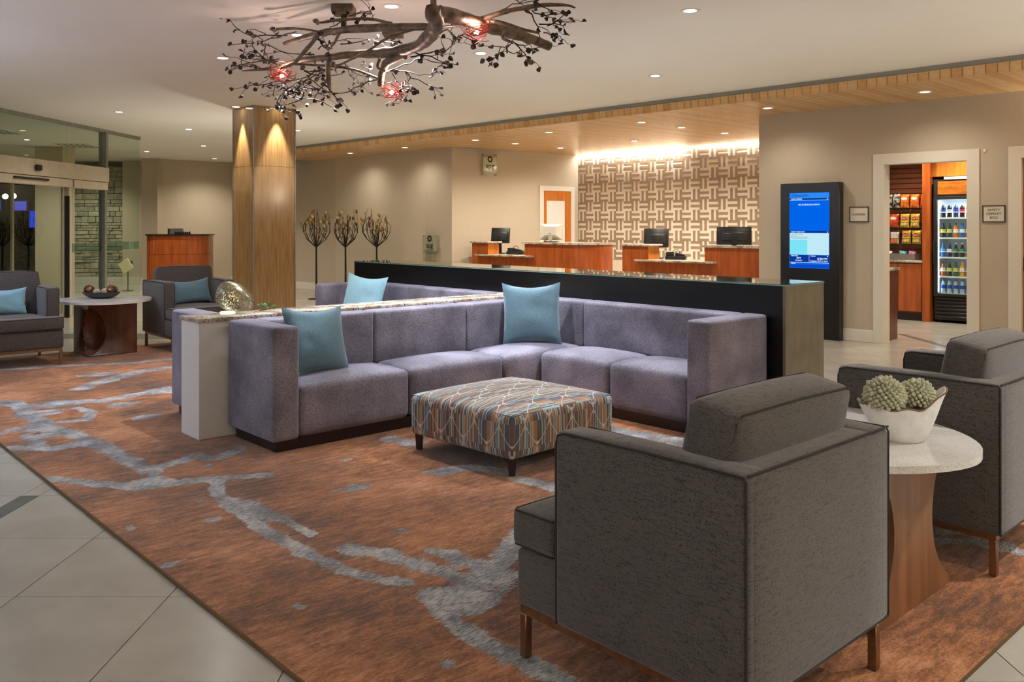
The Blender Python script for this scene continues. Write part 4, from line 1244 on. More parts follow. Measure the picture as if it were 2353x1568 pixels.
TWIGS = [      # thin shoots carrying leaves
    (0.0060, [(-1.667, 6.600, 2.954), (-1.828, 6.700, 2.929), (-2.029, 6.800, 2.917)]),
    (0.0060, [(-1.760, 6.700, 2.943), (-1.959, 6.800, 2.965), (-2.096, 6.850, 2.976), (-2.234, 6.900, 3.043)]),
    (0.0060, [(-1.556, 6.700, 2.796), (-1.786, 6.800, 2.827), (-2.023, 6.900, 2.917), (-2.284, 7.000, 2.938)]),
    (0.0060, [(-1.856, 6.800, 2.730), (-2.023, 6.900, 2.819), (-2.124, 7.000, 2.945)]),
    (0.0060, [(-1.856, 6.800, 2.782), (-2.023, 6.900, 2.784), (-2.266, 7.000, 2.767)]),
    (0.0050, [(-1.988, 6.900, 2.713), (-2.142, 7.000, 2.767), (-2.295, 7.000, 2.728)]),
    (0.0060, [(-1.994, 6.800, 2.903), (-1.988, 6.900, 2.871), (-2.023, 6.900, 2.784)]),
    (0.0050, [(-1.883, 6.900, 2.784), (-2.053, 7.000, 2.803), (-2.177, 7.000, 2.828)]),
    (0.0050, [(-1.794, 6.700, 2.592), (-1.988, 6.900, 2.591), (-2.142, 7.000, 2.618)]),
    (0.0070, [(-1.398, 6.600, 2.659), (-1.602, 6.900, 2.661), (-1.757, 7.100, 2.624), (-1.818, 7.200, 2.549)]),
    (0.0060, [(-1.527, 6.800, 2.695), (-1.732, 7.000, 2.661), (-1.901, 7.100, 2.642), (-2.020, 7.200, 2.622)]),
    (0.0060, [(-1.757, 7.100, 2.624), (-1.892, 7.200, 2.604), (-1.992, 7.300, 2.519), (-1.982, 7.400, 2.447)]),
    (0.0060, [(-1.757, 7.100, 2.606), (-1.892, 7.200, 2.556), (-2.074, 7.300, 2.571)]),
    (0.0060, [(-1.721, 7.100, 2.570), (-1.782, 7.200, 2.512), (-1.918, 7.300, 2.490), (-1.992, 7.300, 2.490)]),
    (0.0060, [(-1.818, 7.200, 2.541), (-1.708, 7.200, 2.527), (-1.617, 7.200, 2.512)]),
    (0.0050, [(-1.992, 7.300, 2.508), (-1.982, 7.400, 2.447), (-1.884, 7.400, 2.436)]),
    (0.0050, [(-1.721, 7.100, 2.606), (-1.612, 7.100, 2.588), (-1.519, 7.000, 2.625)]),
    (0.0050, [(-1.855, 7.200, 2.585), (-1.928, 7.200, 2.604), (-2.009, 7.200, 2.629)]),
    (0.0050, [(-1.661, 7.000, 2.661), (-1.590, 7.000, 2.607), (-1.536, 7.000, 2.554)]),
    (0.0050, [(-1.757, 7.100, 2.660), (-1.649, 7.100, 2.606), (-1.594, 7.100, 2.551)]),
    (0.0050, [(-1.901, 7.100, 2.642), (-1.873, 7.200, 2.604), (-1.745, 7.200, 2.556)]),
    (0.0060, [(-1.510, 6.800, 2.591), (-1.462, 6.900, 2.538), (-1.419, 7.000, 2.475)]),
    (0.0060, [(-0.998, 6.400, 2.550), (-1.163, 6.600, 2.541), (-1.337, 6.800, 2.505), (-1.497, 6.900, 2.531)]),
    (0.0050, [(-1.283, 6.700, 2.523), (-1.250, 6.800, 2.505), (-1.240, 6.800, 2.515)]),
    (0.0050, [(-1.245, 6.500, 2.673), (-1.230, 6.600, 2.642), (-1.096, 6.600, 2.591)]),
    (0.0050, [(-1.278, 6.500, 2.690), (-1.264, 6.600, 2.659), (-1.214, 6.600, 2.575)]),
    (0.0050, [(-1.128, 6.400, 2.654), (-1.079, 6.500, 2.640), (-1.060, 6.500, 2.657)]),
    (0.0060, [(-0.950, 6.300, 2.588), (-0.790, 6.300, 2.636), (-0.694, 6.300, 2.684), (-0.598, 6.300, 2.668), (-0.469, 6.300, 2.642)]),
    (0.0060, [(-0.934, 6.300, 2.588), (-0.790, 6.300, 2.588), (-0.630, 6.300, 2.565), (-0.518, 6.300, 2.588)]),
    (0.0060, [(-0.790, 6.300, 2.588), (-0.699, 6.350, 2.532), (-0.542, 6.400, 2.482)]),
    (0.0050, [(-0.886, 6.300, 2.572), (-0.828, 6.350, 2.500), (-0.737, 6.400, 2.469)]),
    (0.0050, [(-0.918, 6.300, 2.507), (-0.838, 6.300, 2.475), (-0.748, 6.350, 2.451)]),
    (0.0060, [(-0.718, 6.100, 2.660), (-0.594, 6.100, 2.691), (-0.486, 6.100, 2.697), (-0.408, 6.100, 2.769)]),
    (0.0060, [(-0.703, 6.100, 2.685), (-0.579, 6.100, 2.660), (-0.455, 6.100, 2.598)]),
    (0.0050, [(-0.401, 6.000, 2.747), (-0.356, 6.000, 2.793), (-0.279, 6.000, 2.747)]),
    (0.0050, [(-0.506, 5.800, 2.742), (-0.432, 5.800, 2.778), (-0.391, 5.850, 2.724), (-0.290, 5.900, 2.701)]),
    (0.0050, [(-0.770, 6.400, 2.492), (-0.802, 6.400, 2.410), (-0.884, 6.400, 2.388)]),
    (0.0060, [(0.069, 5.800, 2.925), (0.159, 5.850, 2.863), (0.191, 5.900, 2.740)]),
    (0.0050, [(0.128, 5.800, 2.910), (0.232, 5.800, 2.881), (0.320, 5.800, 2.896)]),
    (0.0050, [(0.219, 5.850, 2.774), (0.278, 5.850, 2.759), (0.293, 5.850, 2.735)]),
    (0.0050, [(0.246, 5.800, 2.801), (0.320, 5.800, 2.851), (0.370, 5.800, 2.890)]),
    (0.0050, [(0.187, 5.800, 2.822), (0.276, 5.800, 2.822), (0.358, 5.800, 2.798)]),
    (0.0050, [(-0.078, 5.800, 2.901), (-0.004, 5.750, 2.942), (0.141, 5.700, 2.952)]),
    (0.0050, [(0.141, 5.700, 2.952), (0.215, 5.750, 2.918), (0.276, 5.800, 2.910)]),
    (0.0050, [(0.011, 5.900, 2.719), (-0.050, 5.900, 2.692), (-0.185, 5.900, 2.689)]),
    (0.0050, [(0.011, 5.900, 2.719), (0.071, 5.900, 2.695), (0.155, 5.900, 2.665)]),
    (0.0050, [(0.026, 5.900, 2.710), (0.086, 5.900, 2.644), (0.116, 5.900, 2.590)]),
    (0.0040, [(-0.080, 5.900, 2.689), (-0.095, 5.900, 2.620), (-0.134, 5.900, 2.608)]),
    (0.0050, [(-0.035, 5.900, 2.695), (-0.020, 5.900, 2.650), (0.056, 5.900, 2.644)]),
    (0.0050, [(-1.142, 6.300, 2.924), (-1.078, 6.300, 3.020), (-1.030, 6.300, 3.036)]),
    (0.0050, [(-1.206, 6.300, 3.004), (-1.094, 6.300, 3.027), (-1.021, 6.300, 3.007)]),
    (0.0050, [(-1.421, 6.400, 2.899), (-1.356, 6.400, 2.941), (-1.291, 6.400, 2.973)]),
    (0.0050, [(-1.291, 6.400, 2.817), (-1.128, 6.400, 2.834), (-0.998, 6.400, 2.866)]),
    (0.0050, [(-1.476, 6.500, 2.799), (-1.377, 6.500, 2.839), (-1.245, 6.500, 2.865)]),
    (0.0050, [(-1.078, 6.300, 2.732), (-0.982, 6.300, 2.796), (-0.870, 6.300, 2.812)]),
    (0.0050, [(-1.427, 6.500, 2.806), (-1.460, 6.500, 2.855), (-1.460, 6.500, 2.888)]),
    (0.0050, [(-1.624, 6.700, 2.779), (-1.573, 6.700, 2.745), (-1.549, 6.700, 2.738)]),
    (0.0050, [(-1.658, 6.700, 2.677), (-1.579, 6.800, 2.678), (-1.406, 6.800, 2.695)]),
    (0.0050, [(-1.760, 6.700, 2.677), (-1.856, 6.800, 2.661), (-1.942, 6.800, 2.643)]),
    (0.0050, [(-1.648, 6.800, 2.678), (-1.510, 6.800, 2.643), (-1.354, 6.800, 2.667)]),
    (0.0050, [(-1.655, 6.900, 2.671), (-1.643, 7.000, 2.625), (-1.757, 7.100, 2.588)]),
]
BULBS = [
    (-0.238, 5.750, 2.749),
    (-1.815, 6.750, 2.635),
    (-0.893, 6.350, 2.442),
]
CANOPIES = [
    (-1.268, 6.450, 2.920),
    (-1.002, 7.200, 2.944),
    (-0.491, 5.350, 2.838),
]
chand = thing('branch_chandelier', 'bronze tree-branch chandelier with red glowing wire-nest lamps on the ceiling', 'chandelier', (-0.95, 6.3, CEIL - 0.002))
CO = Vector((-0.95, 6.3, CEIL - 0.002))
rc = random.Random(11)
def smooth_path(pts, k=3):
    pts = [Vector(p) for p in pts]
    out = []
    n = len(pts)
    for i in range(n - 1):
        p0, p1, p2, p3 = pts[max(0, i - 1)], pts[i], pts[i + 1], pts[min(n - 1, i + 2)]
        for j in range(k):
            t_ = j / k
            out.append(0.5 * ((2 * p1) + (p2 - p0) * t_ + (2 * p0 - 5 * p1 + 4 * p2 - p3) * t_ ** 2 + (3 * p1 - p0 - 3 * p2 + p3) * t_ ** 3))
    out.append(pts[-1])
    return out
def lerp_list(v, n):
    out = []
    for i in range(n):
        f = i / (n - 1) * (len(v) - 1)
        a = min(int(f), len(v) - 2)
        out.append(v[a] + (v[a + 1] - v[a]) * (f - a))
    return out
for radii, pts in BRANCHES:
    P = [p - CO for p in smooth_path(pts, 4)]
    rad = [r * rc.uniform(0.9, 1.1) for r in lerp_list(radii, len(P))]
    P = [p + Vector((rc.uniform(-1, 1), rc.uniform(-1, 1), rc.uniform(-1, 1))) * r * 0.12 for p, r in zip(P, rad)]
    t = nb(); tube(t, P, rad, 10); obj('branch', t, m_branch, chand)
def leaf_mesh(sz, fold):
    t = nb()
    out = [(0, 0), (0.45, 0.28), (0.5, 0.62), (0.22, 0.95), (0, 1.1)]
    for s_ in (-1, 1):
        vs_ = [t.verts.new((s_ * x * sz, y * sz, abs(x) * fold * sz)) for x, y in out]
        t.faces.new(vs_)
    bmesh.ops.remove_doubles(t, verts=t.verts[:], dist=1e-5)
    g = bmesh.ops.extrude_face_region(t, geom=t.faces[:])
    for v in [x for x in g['geom'] if isinstance(x, bmesh.types.BMVert)]:
        v.co.z += 0.003
    return mesh_of('leaf', t, m_leafmetal)
LEAVES = [leaf_mesh(0.036, 0.7), leaf_mesh(0.042, 0.35), leaf_mesh(0.031, 1.0)]
n_leaf = 0
def add_leaf(p, d):
    global n_leaf
    if n_leaf >= 298:
        return
    n_leaf += 1
    q = (d + Vector((rc.uniform(-1, 1), rc.uniform(-1, 1), rc.uniform(-0.8, 0.6))) * 0.9).to_track_quat('Y', 'Z')
    o = obj('leaf', rc.choice(LEAVES), None, chand, None, p)
    o.rotation_mode = 'QUATERNION'; o.rotation_quaternion = q @ Quaternion((0, 1, 0), rc.uniform(0, 6.28))
def twig(pts, r0, level=0):
    P = smooth_path(pts, 3)
    P = [p + Vector((rc.uniform(-1, 1), rc.uniform(-1, 1), rc.uniform(-1, 1))) * 0.008 for p in P]
    t = nb(); tube(t, [p - CO for p in P], lerp_list([r0, r0 * 0.75, r0 * 0.5], len(P)), 5); obj('twig', t, m_twig, chand)
    L = sum((P[i + 1] - P[i]).length for i in range(len(P) - 1))
    d = (P[-1] - P[-2]).normalized()
    add_leaf(P[-1] - CO, d)
    if level == 0:
        for k in range(2 if L < 0.35 else 3):
            i = int(len(P) * rc.uniform(0.3, 0.9)); i = min(i, len(P) - 2)
            dd = (P[i + 1] - P[i]).normalized()
            side = Vector((rc.uniform(-1, 1), rc.uniform(-1, 1), rc.uniform(-0.6, 0.5))).normalized()
            v = (dd * 0.6 + side).normalized()
            ln = rc.uniform(0.08, 0.20)
            twig([P[i], P[i] + v * ln * 0.5 + Vector((0, 0, 0.012)), P[i] + v * ln], r0 * 0.62, 1)
        for k in range(1):
            i = rc.randrange(1, len(P) - 1)
            add_leaf(P[i] - CO, Vector((rc.uniform(-1, 1), rc.uniform(-1, 1), -0.2)).normalized())
    else:
        if rc.random() < 0.35:
            add_leaf(P[len(P) // 2] - CO, Vector((rc.uniform(-1, 1), rc.uniform(-1, 1), -0.3)).normalized())
order = list(range(len(TWIGS))); rc.shuffle(order)
for i_ in order:
    twig(TWIGS[i_][1], TWIGS[i_][0])
# flowers of small discs where limbs end
for (x, y, z) in [
    (-1.835, 6.600, 2.954),
    (-1.434, 6.300, 2.943),
    (-1.379, 6.400, 2.775),
    (-1.330, 6.400, 2.648),
    (-1.412, 7.000, 2.468),
    (-0.469, 6.300, 2.636),
    (-0.744, 6.400, 2.453),
    (0.125, 5.900, 2.572),
    (-2.078, 6.850, 2.969),
]:
    t = nb()
    for k in range(4):
        a = k * math.pi / 2 + 0.4
        lathe(t, [(0, 0.0), (0.016, 0.004), (0.019, 0.012), (0.016, 0.010), (0, 0.004)], 8, x - CO.x + 0.02 * math.cos(a), y - CO.y + 0.008 * math.sin(a * 2))
        for v in t.verts[-33:]:
            pass
    for i, v in enumerate(t.verts):
        v.co.z += z - CO.z + 0.018 * math.sin((i // 33) * math.pi / 2)
    o = obj('blossom', t, mat('pewter_blossom', srgb(120, 108, 100), rough=0.35, metal=0.7), chand)
# wire-nest lamps
m_bulb = emit_mat('bulb_glow', (1.0, 0.45, 0.34, 1), 45)
for bi, (x, y, z) in enumerate(BULBS):
    t = nb(); bmesh.ops.create_uvsphere(t, u_segments=12, v_segments=8, radius=0.017)
    for v in t.verts:
        v.co += Vector((x, y, z)) - CO
    obj('bulb', t, m_bulb, chand)
    t = nb()
    for k in range(30):
        c0 = Vector((x, y, z + rc.uniform(0.0, 0.03))) - CO
        ax = Vector((rc.uniform(-0.9, 0.9), rc.uniform(-0.9, 0.9), 1)).normalized()
        a1 = ax.orthogonal().normalized(); a2 = ax.cross(a1)
        rr = rc.uniform(0.035, 0.11); a0 = rc.uniform(0, 6.28); sp = rc.uniform(1.8, 4.0)
        tube(t, [c0 + (a1 * math.cos(a0 + sp * q / 7) + a2 * math.sin(a0 + sp * q / 7)) * rr * (1 + 0.15 * q / 7) for q in range(8)], 0.0021, 4)
    o = obj('wire_nest', t, m_copper, chand)
    ld = bpy.data.lights.new('nest_lamp', 'POINT'); ld.energy = 3.5; ld.color = (1.0, 0.72, 0.62); ld.shadow_soft_size = 0.02
    lo = bpy.data.objects.new('nest_lamp', ld); C.objects.link(lo); lo.parent = chand; lo.location = Vector((x, y, z + 0.05)) - CO
for (x, y, zb) in CANOPIES:
    t = nb(); rbox(t, x - 0.08 - CO.x, x + 0.08 - CO.x, y - 0.08 - CO.y, y + 0.08 - CO.y, -0.062, 0.0, 0.004, 1); o = obj('canopy', t, m_branch, chand)
    t = nb(); box(t, x - 0.018 - CO.x, x + 0.018 - CO.x, y - 0.018 - CO.y, y + 0.018 - CO.y, zb - CO.z, -0.06); obj('stem', t, m_branch, o)
    t = nb(); lathe(t, [(0, 0), (0.006, 0), (0.006, 0.004), (0, 0.004)], 8)
    for v in t.verts:
        v.co = Vector((x - CO.x + 0.03 + v.co.x, y - CO.y - 0.081 - v.co.z, -0.02 + v.co.y))
    obj('screw', t, m_twig, o)

# ================================================================== PILLOWS
def pillow_mesh(w, h, th, m, seed=0, ear=0.03, sag=0.04):
    rp = random.Random(seed)
    N = 16
    t = nb()
    sheets = []
    dents = [(rp.uniform(-0.7, 0.7), rp.uniform(-0.7, 0.7), rp.uniform(0.15, 0.35), rp.uniform(-0.02, 0.015)) for _ in range(7)]
    for side in (1, -1):
        g = []
        for i in range(N + 1):
            row = []
            for j in range(N + 1):
                u, v = -1 + 2 * i / N, -1 + 2 * j / N
                eu, ev = 1 - abs(u) ** 2.6, 1 - abs(v) ** 2.6
                pr = max(0, eu * ev) ** 0.55
                x = u * w / 2 * (1 - 0.07 * (1 - v * v) * (1 if abs(u) > 0 else 0) * abs(u)) 
                z = v * h / 2 * (1 - 0.07 * (1 - u * u) * abs(v))
                if v > 0.3:
                    z -= sag * (1 - u * u) * (v - 0.3)
                y = side * th / 2 * pr
                for (du, dv, rr, am) in dents:
                    y += side * am * math.exp(-((u - du) ** 2 + (v - dv) ** 2) / rr ** 2) * pr
                row.append(t.verts.new((x, y, z)))
            g.append(row)
        for i in range(N):
            for j in range(N):
                q = (g[i][j], g[i + 1][j], g[i + 1][j + 1], g[i][j + 1])
                t.faces.new(q if side < 0 else tuple(reversed(q)))
        sheets.append(g)
    bmesh.ops.remove_doubles(t, verts=t.verts[:], dist=1e-4)
    return mesh_of('cover', t, m, sharp=80)
def pillow(label, w, h, th, m, loc, rotz, tilt, roll=0.0, seed=0, group=None):
    e = thing('throw_pillow', label, 'pillow', loc, rotz, group)
    o = obj('cover', pillow_mesh(w, h, th, m, seed), None, e)
    o.rotation_mode = 'YXZ'
    o.rotation_euler = (tilt, roll, 0)
    # centre is lifted so that the lowest corner touches the seat
    zmin = min((o.matrix_basis.to_3x3() @ v.co).z for v in o.data.vertices) if False else None
    M3 = Matrix.Rotation(tilt, 3, 'X') @ Matrix.Rotation(roll, 3, 'Y')
    o.rotation_mode = 'XYZ'
    o.rotation_euler = M3.to_euler()
    o.location = (0, 0, -min((M3 @ v.co).z for v in o.data.vertices))
    t = nb()
    return e
SEAT = RZ + 0.437
pillow('blue-teal square pillow leaning on the near left sofa arm', 0.47, 0.47, 0.15, m_teal, R(2.985, 5.235, SEAT - 0.012), TH + math.radians(2), math.radians(-19), math.radians(3), 1, 'square sofa pillows')
pillow('blue-teal square pillow standing in the inner corner of the sofa', 0.50, 0.53, 0.15, m_teal, R(5.055, 5.25, SEAT - 0.014), TH - math.radians(43), math.radians(-8), math.radians(-1), 2, 'square sofa pillows')
pillow('pale blue square pillow on the sofa behind the granite divider', 0.55, 0.48, 0.15, m_teal_lt, R(5.06, 7.86, SEAT - 0.01), TH - math.radians(72), math.radians(-14), math.radians(4), 3, 'square sofa pillows')
pillow('teal lumbar pillow on the armchair in front of the podium', 0.50, 0.30, 0.13, m_teal, R(4.12, 10.21, RZ + 0.498), TH, math.radians(-16), math.radians(-3), 4, 'lumbar pillows')
pillow('light teal lumbar pillow on the armchair at the left edge', 0.52, 0.30, 0.14, m_teal_lt, R(2.10, 10.18, RZ + 0.498), TH, math.radians(-16), math.radians(2), 5, 'lumbar pillows')

# ================================================================== SMALL DECOR
# mercury glass vase lying on its side with fairy lights inside
def vase_mat():
    m = bpy.data.materials.new('mercury_glass'); m.use_nodes = True
    nt = m.node_tree; nt.nodes.clear(); L = nt.links.new
    out = nt.nodes.new('ShaderNodeOutputMaterial')
    tc = nt.nodes.new('ShaderNodeTexCoord')
    n = nt.nodes.new('ShaderNodeTexNoise'); n.inputs['Scale'].default_value = 90; n.inputs['Detail'].default_value = 3
    L(tc.outputs['Object'], n.inputs['Vector'])
    r = nt.nodes.new('ShaderNodeValToRGB')
    r.color_ramp.elements[0].position = 0.48; r.color_ramp.elements[0].color = (0.22, 0.22, 0.22, 1)
    r.color_ramp.elements[1].position = 0.66; r.color_ramp.elements[1].color = (0.8, 0.8, 0.8, 1)
    L(n.outputs['Fac'], r.inputs[0])
    tr = nt.nodes.new('ShaderNodeBsdfTransparent'); tr.inputs[0].default_value = (0.86, 0.88, 0.84, 1)
    gl = nt.nodes.new('ShaderNodeBsdfGlossy'); gl.inputs['Color'].default_value = srgb(190, 184, 160); gl.inputs['Roughness'].default_value = 0.28
    mx = nt.nodes.new('ShaderNodeMixShader'); L(r.outputs[0], mx.inputs[0]); L(tr.outputs[0], mx.inputs[1]); L(gl.outputs[0], mx.inputs[2])
    L(mx.outputs[0], out.inputs[0])
    return m
vz = RZ + 0.8145
v0 = R(2.655, 5.835, vz)
e = thing('glass_vase', 'speckled mercury glass teardrop vase glowing on the granite cap', 'vase', v0, TH - math.radians(43))
ax = Vector((math.cos(math.radians(-2)), 0, -0.12)).normalized()
prof = [(0.0, -0.115), (0.045, -0.110), (0.078, -0.088), (0.098, -0.05), (0.104, -0.005), (0.098, 0.045), (0.080, 0.09), (0.055, 0.128), (0.034, 0.152), (0.022, 0.160)]
t = nb(); lathe(t, prof, 28)
q = Vector((0, 0, 1)).rotation_difference(Vector((0.93, 0.05, -0.34)).normalized()).to_matrix()
for v in t.verts:
    c_ = q @ v.co
    v.co = Vector((c_.x, c_.y, c_.z + 0.104))
zl = min(v.co.z for v in t.verts)
for v in t.verts:
    v.co.z -= zl - 0.012
    if v.co.z < 0.012:
        v.co.z = 0.012
obj('glass_body', t, vase_mat(), e)
t = nb(); lathe(t, [(0, 0.0), (0.052, 0.0), (0.054, 0.006), (0.048, 0.012), (0, 0.012)], 24, -0.03, 0); obj('light_base', t, emit_mat('vase_base_glow', (1, 0.82, 0.5, 1), 2), e)
gl = emit_mat('fairy_light', (1, 0.80, 0.42, 1), 5)
t = nb()
for k in range(60):
    d = Vector((rc.gauss(0, 1), rc.gauss(0, 1), rc.gauss(0, 1))).normalized() * rc.uniform(0.02, 0.072)
    p = Vector((-0.015 + d.x, d.y, 0.10 + d.z))
    bmesh.ops.create_icosphere(t, subdivisions=1, radius=0.0022, matrix=Matrix.Translation(p))
o = obj('fairy_lights', t, gl, e); o['kind'] = 'stuff'
# green sprig beside the vase
e = thing('green_sprig', 'small green leafy sprig behind the glass vase', 'plant', R(2.90, 5.80, vz), 0)
m_green = mat('sprig_green', srgb(70, 140, 84), srgb(44, 104, 60), rough=0.5, scale=30)
t = nb(); tube(t, [(-0.05, 0, 0.004), (0.0, 0, 0.012), (0.05, 0.01, 0.02)], 0.003, 5); obj('stem', t, mat('sprig_stem', srgb(64, 96, 50), rough=0.6), e)
t = nb()
out = [(0, 0), (0.3, 0.3), (0.36, 0.6), (0, 1.0)]
for s_ in (-1, 1):
    t.faces.new([t.verts.new((s_ * x * 0.03, y * 0.038, abs(x) * 0.012)) for x, y in out])
bmesh.ops.remove_doubles(t, verts=t.verts[:], dist=1e-5)
g = bmesh.ops.extrude_face_region(t, geom=t.faces[:])
for v in [x for x in g['geom'] if isinstance(x, bmesh.types.BMVert)]:
    v.co.z += 0.0015
lm = mesh_of('leaf', t, m_green)
for k in range(16):
    p = Vector((-0.05 + 0.1 * k / 15, rc.uniform(-0.02, 0.02), 0.012 + rc.uniform(0, 0.035)))
    o = obj('leaf', lm, None, e, None, p); o.rotation_euler = (rc.uniform(-0.2, 0.9), rc.uniform(-0.5, 0.5), rc.uniform(0, 6.28))
# long dark bowl with decorative balls on the left table
TT = RZ + 0.606
bp_ = R(3.17, 10.40, TT)
e = thing('oblong_bowl', 'shallow dark oblong bowl on the left side table', 'bowl', bp_, math.radians(-2))
t = nb(); lathe(t, [(0, 0.0), (0.10, 0.0), (0.16, 0.02), (0.205, 0.05), (0.222, 0.075), (0.215, 0.075), (0.19, 0.05), (0.14, 0.024), (0, 0.012)], 36, 0, 0, 1.0, 0.5); obj('bowl', t, mat('pewter_dark', srgb(62, 56, 54), rough=0.4, metal=0.3), e)
def deco_ball(x, y, z, r, mats_, label, seed):
    e = thing('decorative_ball', label, 'decorative ball', bp_ + Vector((x, y, z)), 0.3 * seed, 'decorative balls in the bowl')
    rr = random.Random(seed)
    t = nb(); bmesh.ops.create_icosphere(t, subdivisions=3, radius=r * 0.93); obj('core', t, mats_[1], e)
    for k in range(14):
        a = Vector((rr.gauss(0, 1), rr.gauss(0, 1), rr.gauss(0, 1))).normalized()
        b1 = a.orthogonal().normalized(); b2 = a.cross(b1)
        a0 = rr.uniform(0, 6.28)
        t = nb()
        for j in range(8):
            tt_ = a0 + 2.6 * j / 7
            pt = (b1 * math.cos(tt_) + b2 * math.sin(tt_))
            wv = a * (0.012 * math.sin(math.pi * (j + 0.4) / 7.8))
            t.verts.new((pt + wv / r * 1.0).normalized() * r); t.verts.new((pt - wv / r).normalized() * r)
        t.verts.ensure_lookup_table()
        for j in range(7):
            t.faces.new((t.verts[2 * j], t.verts[2 * j + 1], t.verts[2 * j + 3], t.verts[2 * j + 2]))
        obj('wrapped_strip', t, mats_[0], e)
m_bronzeball = mat('copper_strip', srgb(170, 116, 76), srgb(110, 66, 40), rough=0.25, metal=0.7, scale=30)
m_darkcore = mat('dark_core', srgb(60, 36, 24), rough=0.6)
m_cream_strip = mat('ivory_strip', srgb(198, 184, 160), srgb(160, 146, 124), rough=0.5, scale=40)
m_ivcore = mat('ivory_core', srgb(150, 136, 114), rough=0.7)
deco_ball(-0.135, 0.0, 0.097, 0.060, (m_bronzeball, m_darkcore), 'copper wrapped ball at the left end of the dark bowl', 2)
deco_ball(0.125, 0.0, 0.097, 0.060, (m_bronzeball, m_darkcore), 'copper wrapped ball at the right end of the dark bowl', 3)
deco_ball(-0.045, -0.01, 0.070, 0.045, (m_cream_strip, m_ivcore), 'ivory ball left of centre in the dark bowl', 4)
deco_ball(0.045, -0.01, 0.072, 0.047, (m_cream_strip, m_ivcore), 'ivory ball right of centre in the dark bowl', 5)
# white gondola bowl with two succulents on the right table
bp2 = R(3.36, 1.42, TT)
e = thing('white_planter', 'rough white boat-shaped planter on the right side table', 'planter', bp2, math.radians(-8))
t = nb()
rings = []
NU = 40
levels = [0.0, 0.0, 0.02, 0.05, 0.08, 0.105, 0.125]
def rim(a):
    c_, s_ = math.cos(a), math.sin(a)
    return c_, s_
for li, (f_, zf) in enumerate(((0.0, 0.0), (0.55, 0.0), (0.62, 0.06), (0.72, 0.25), (0.82, 0.5), (0.91, 0.75), (1.0, 1.0))):
    ring = []
    for k in range(NU):
        a = 2 * math.pi * k / NU
        c_, s_ = math.cos(a), math.sin(a)
        tip = max(0, abs(c_) - 0.72) / 0.28
        ex_ = 0.075 + (0.165 - 0.075) * (max(0, f_ - 0.55) / 0.45) * (0.55 + 0.45 * abs(c_) ** 3)
        if f_ < 0.56:
            ex_ = 0.075 * f_ / 0.55
        ey_ = min(ex_, 0.088) * 0.9
        hgt = 0.128 + 0.075 * max(0, c_) ** 3 + 0.02 * max(0, -c_) ** 4 + 0.006 * math.sin(7 * a) * (f_ > 0.95)
        ring.append(t.verts.new((ex_ * c_, ey_ * s_, hgt * zf)))
    rings.append(ring)
for a, b_ in zip(rings[:-1], rings[1:]):
    for k in range(NU):
        t.faces.new((a[k], a[(k + 1) % NU], b_[(k + 1) % NU], b_[k]))
bmesh.ops.remove_doubles(t, verts=t.verts[:], dist=1e-5)
bmesh.ops.recalc_face_normals(t, faces=t.faces[:])
bmesh.ops.solidify(t, geom=t.faces[:], thickness=0.006)
obj('shell', t, mat('white_plaster', srgb(236, 233, 229), srgb(222, 218, 213), rough=0.75, scale=18, bump=0.3), e)
t = nb()
tube(t, [v for v in [Vector((0.163 * (0.55 + 0.45 * abs(math.cos(a)) ** 3) / 1.0 * math.cos(a) if False else (0.075 + 0.09 * (0.55 + 0.45 * abs(math.cos(a)) ** 3)) * math.cos(a), 0.079 * math.sin(a), 0.128 + 0.075 * max(0, math.cos(a)) ** 3 + 0.02 * max(0, -math.cos(a)) ** 4 + 0.006 * math.sin(7 * a))) for a in [2 * math.pi * k / NU for k in range(NU)]]], 0.0035, 5, close=True)
obj('gilded_rim', t, mat('gilded_rim', srgb(120, 92, 58), rough=0.4, metal=0.4), e)
m_succ = mat('succulent_green', srgb(190, 188, 160), srgb(160, 160, 128), rough=0.7, scale=24)
def petal():
    t = nb(); bmesh.ops.create_uvsphere(t, u_segments=6, v_segments=5, radius=1)
    for v in t.verts:
        z = v.co.z
        v.co = Vector((v.co.x * 0.0094 * (1 - 0.25 * z), v.co.y * 0.0094 * (1 - 0.25 * z), z * 0.0140))
    return mesh_of('succulent_leaf', t, m_succ)
PET = petal()
def succulent(cx_, cy_, cz_, r, n, label):
    e = thing('succulent', label, 'succulent', bp2 + Vector((cx_, cy_, cz_)), 0, 'succulents in the white planter')
    t = nb(); bmesh.ops.create_icosphere(t, subdivisions=2, radius=r * 0.86); obj('heart', t, mat('succulent_core', srgb(120, 116, 84), rough=0.9), e)
    ga = math.pi * (3 - math.sqrt(5))
    for k in range(n):
        z = 1 - 1.55 * (k + 0.5) / n
        rr = math.sqrt(max(0, 1 - z * z)); a = ga * k
        d = Vector((rr * math.cos(a), rr * math.sin(a), z))
        o = obj('succulent_leaf', PET, None, e, None, d * r * rc.uniform(0.92, 1.04))
        o.rotation_mode = 'QUATERNION'
        o.rotation_quaternion = (d + Vector((rc.uniform(-.25, .25), rc.uniform(-.25, .25), rc.uniform(-.25, .25)))).to_track_quat('Z', 'Y')
        s_ = rc.uniform(0.85, 1.15); o.scale = (s_, s_, s_)
succulent(-0.068, -0.004, 0.168, 0.070, 200, 'round pale green succulent at the left end of the white planter')
succulent(0.062, 0.006, 0.168, 0.058, 150, 'round pale green succulent at the right end of the white planter')
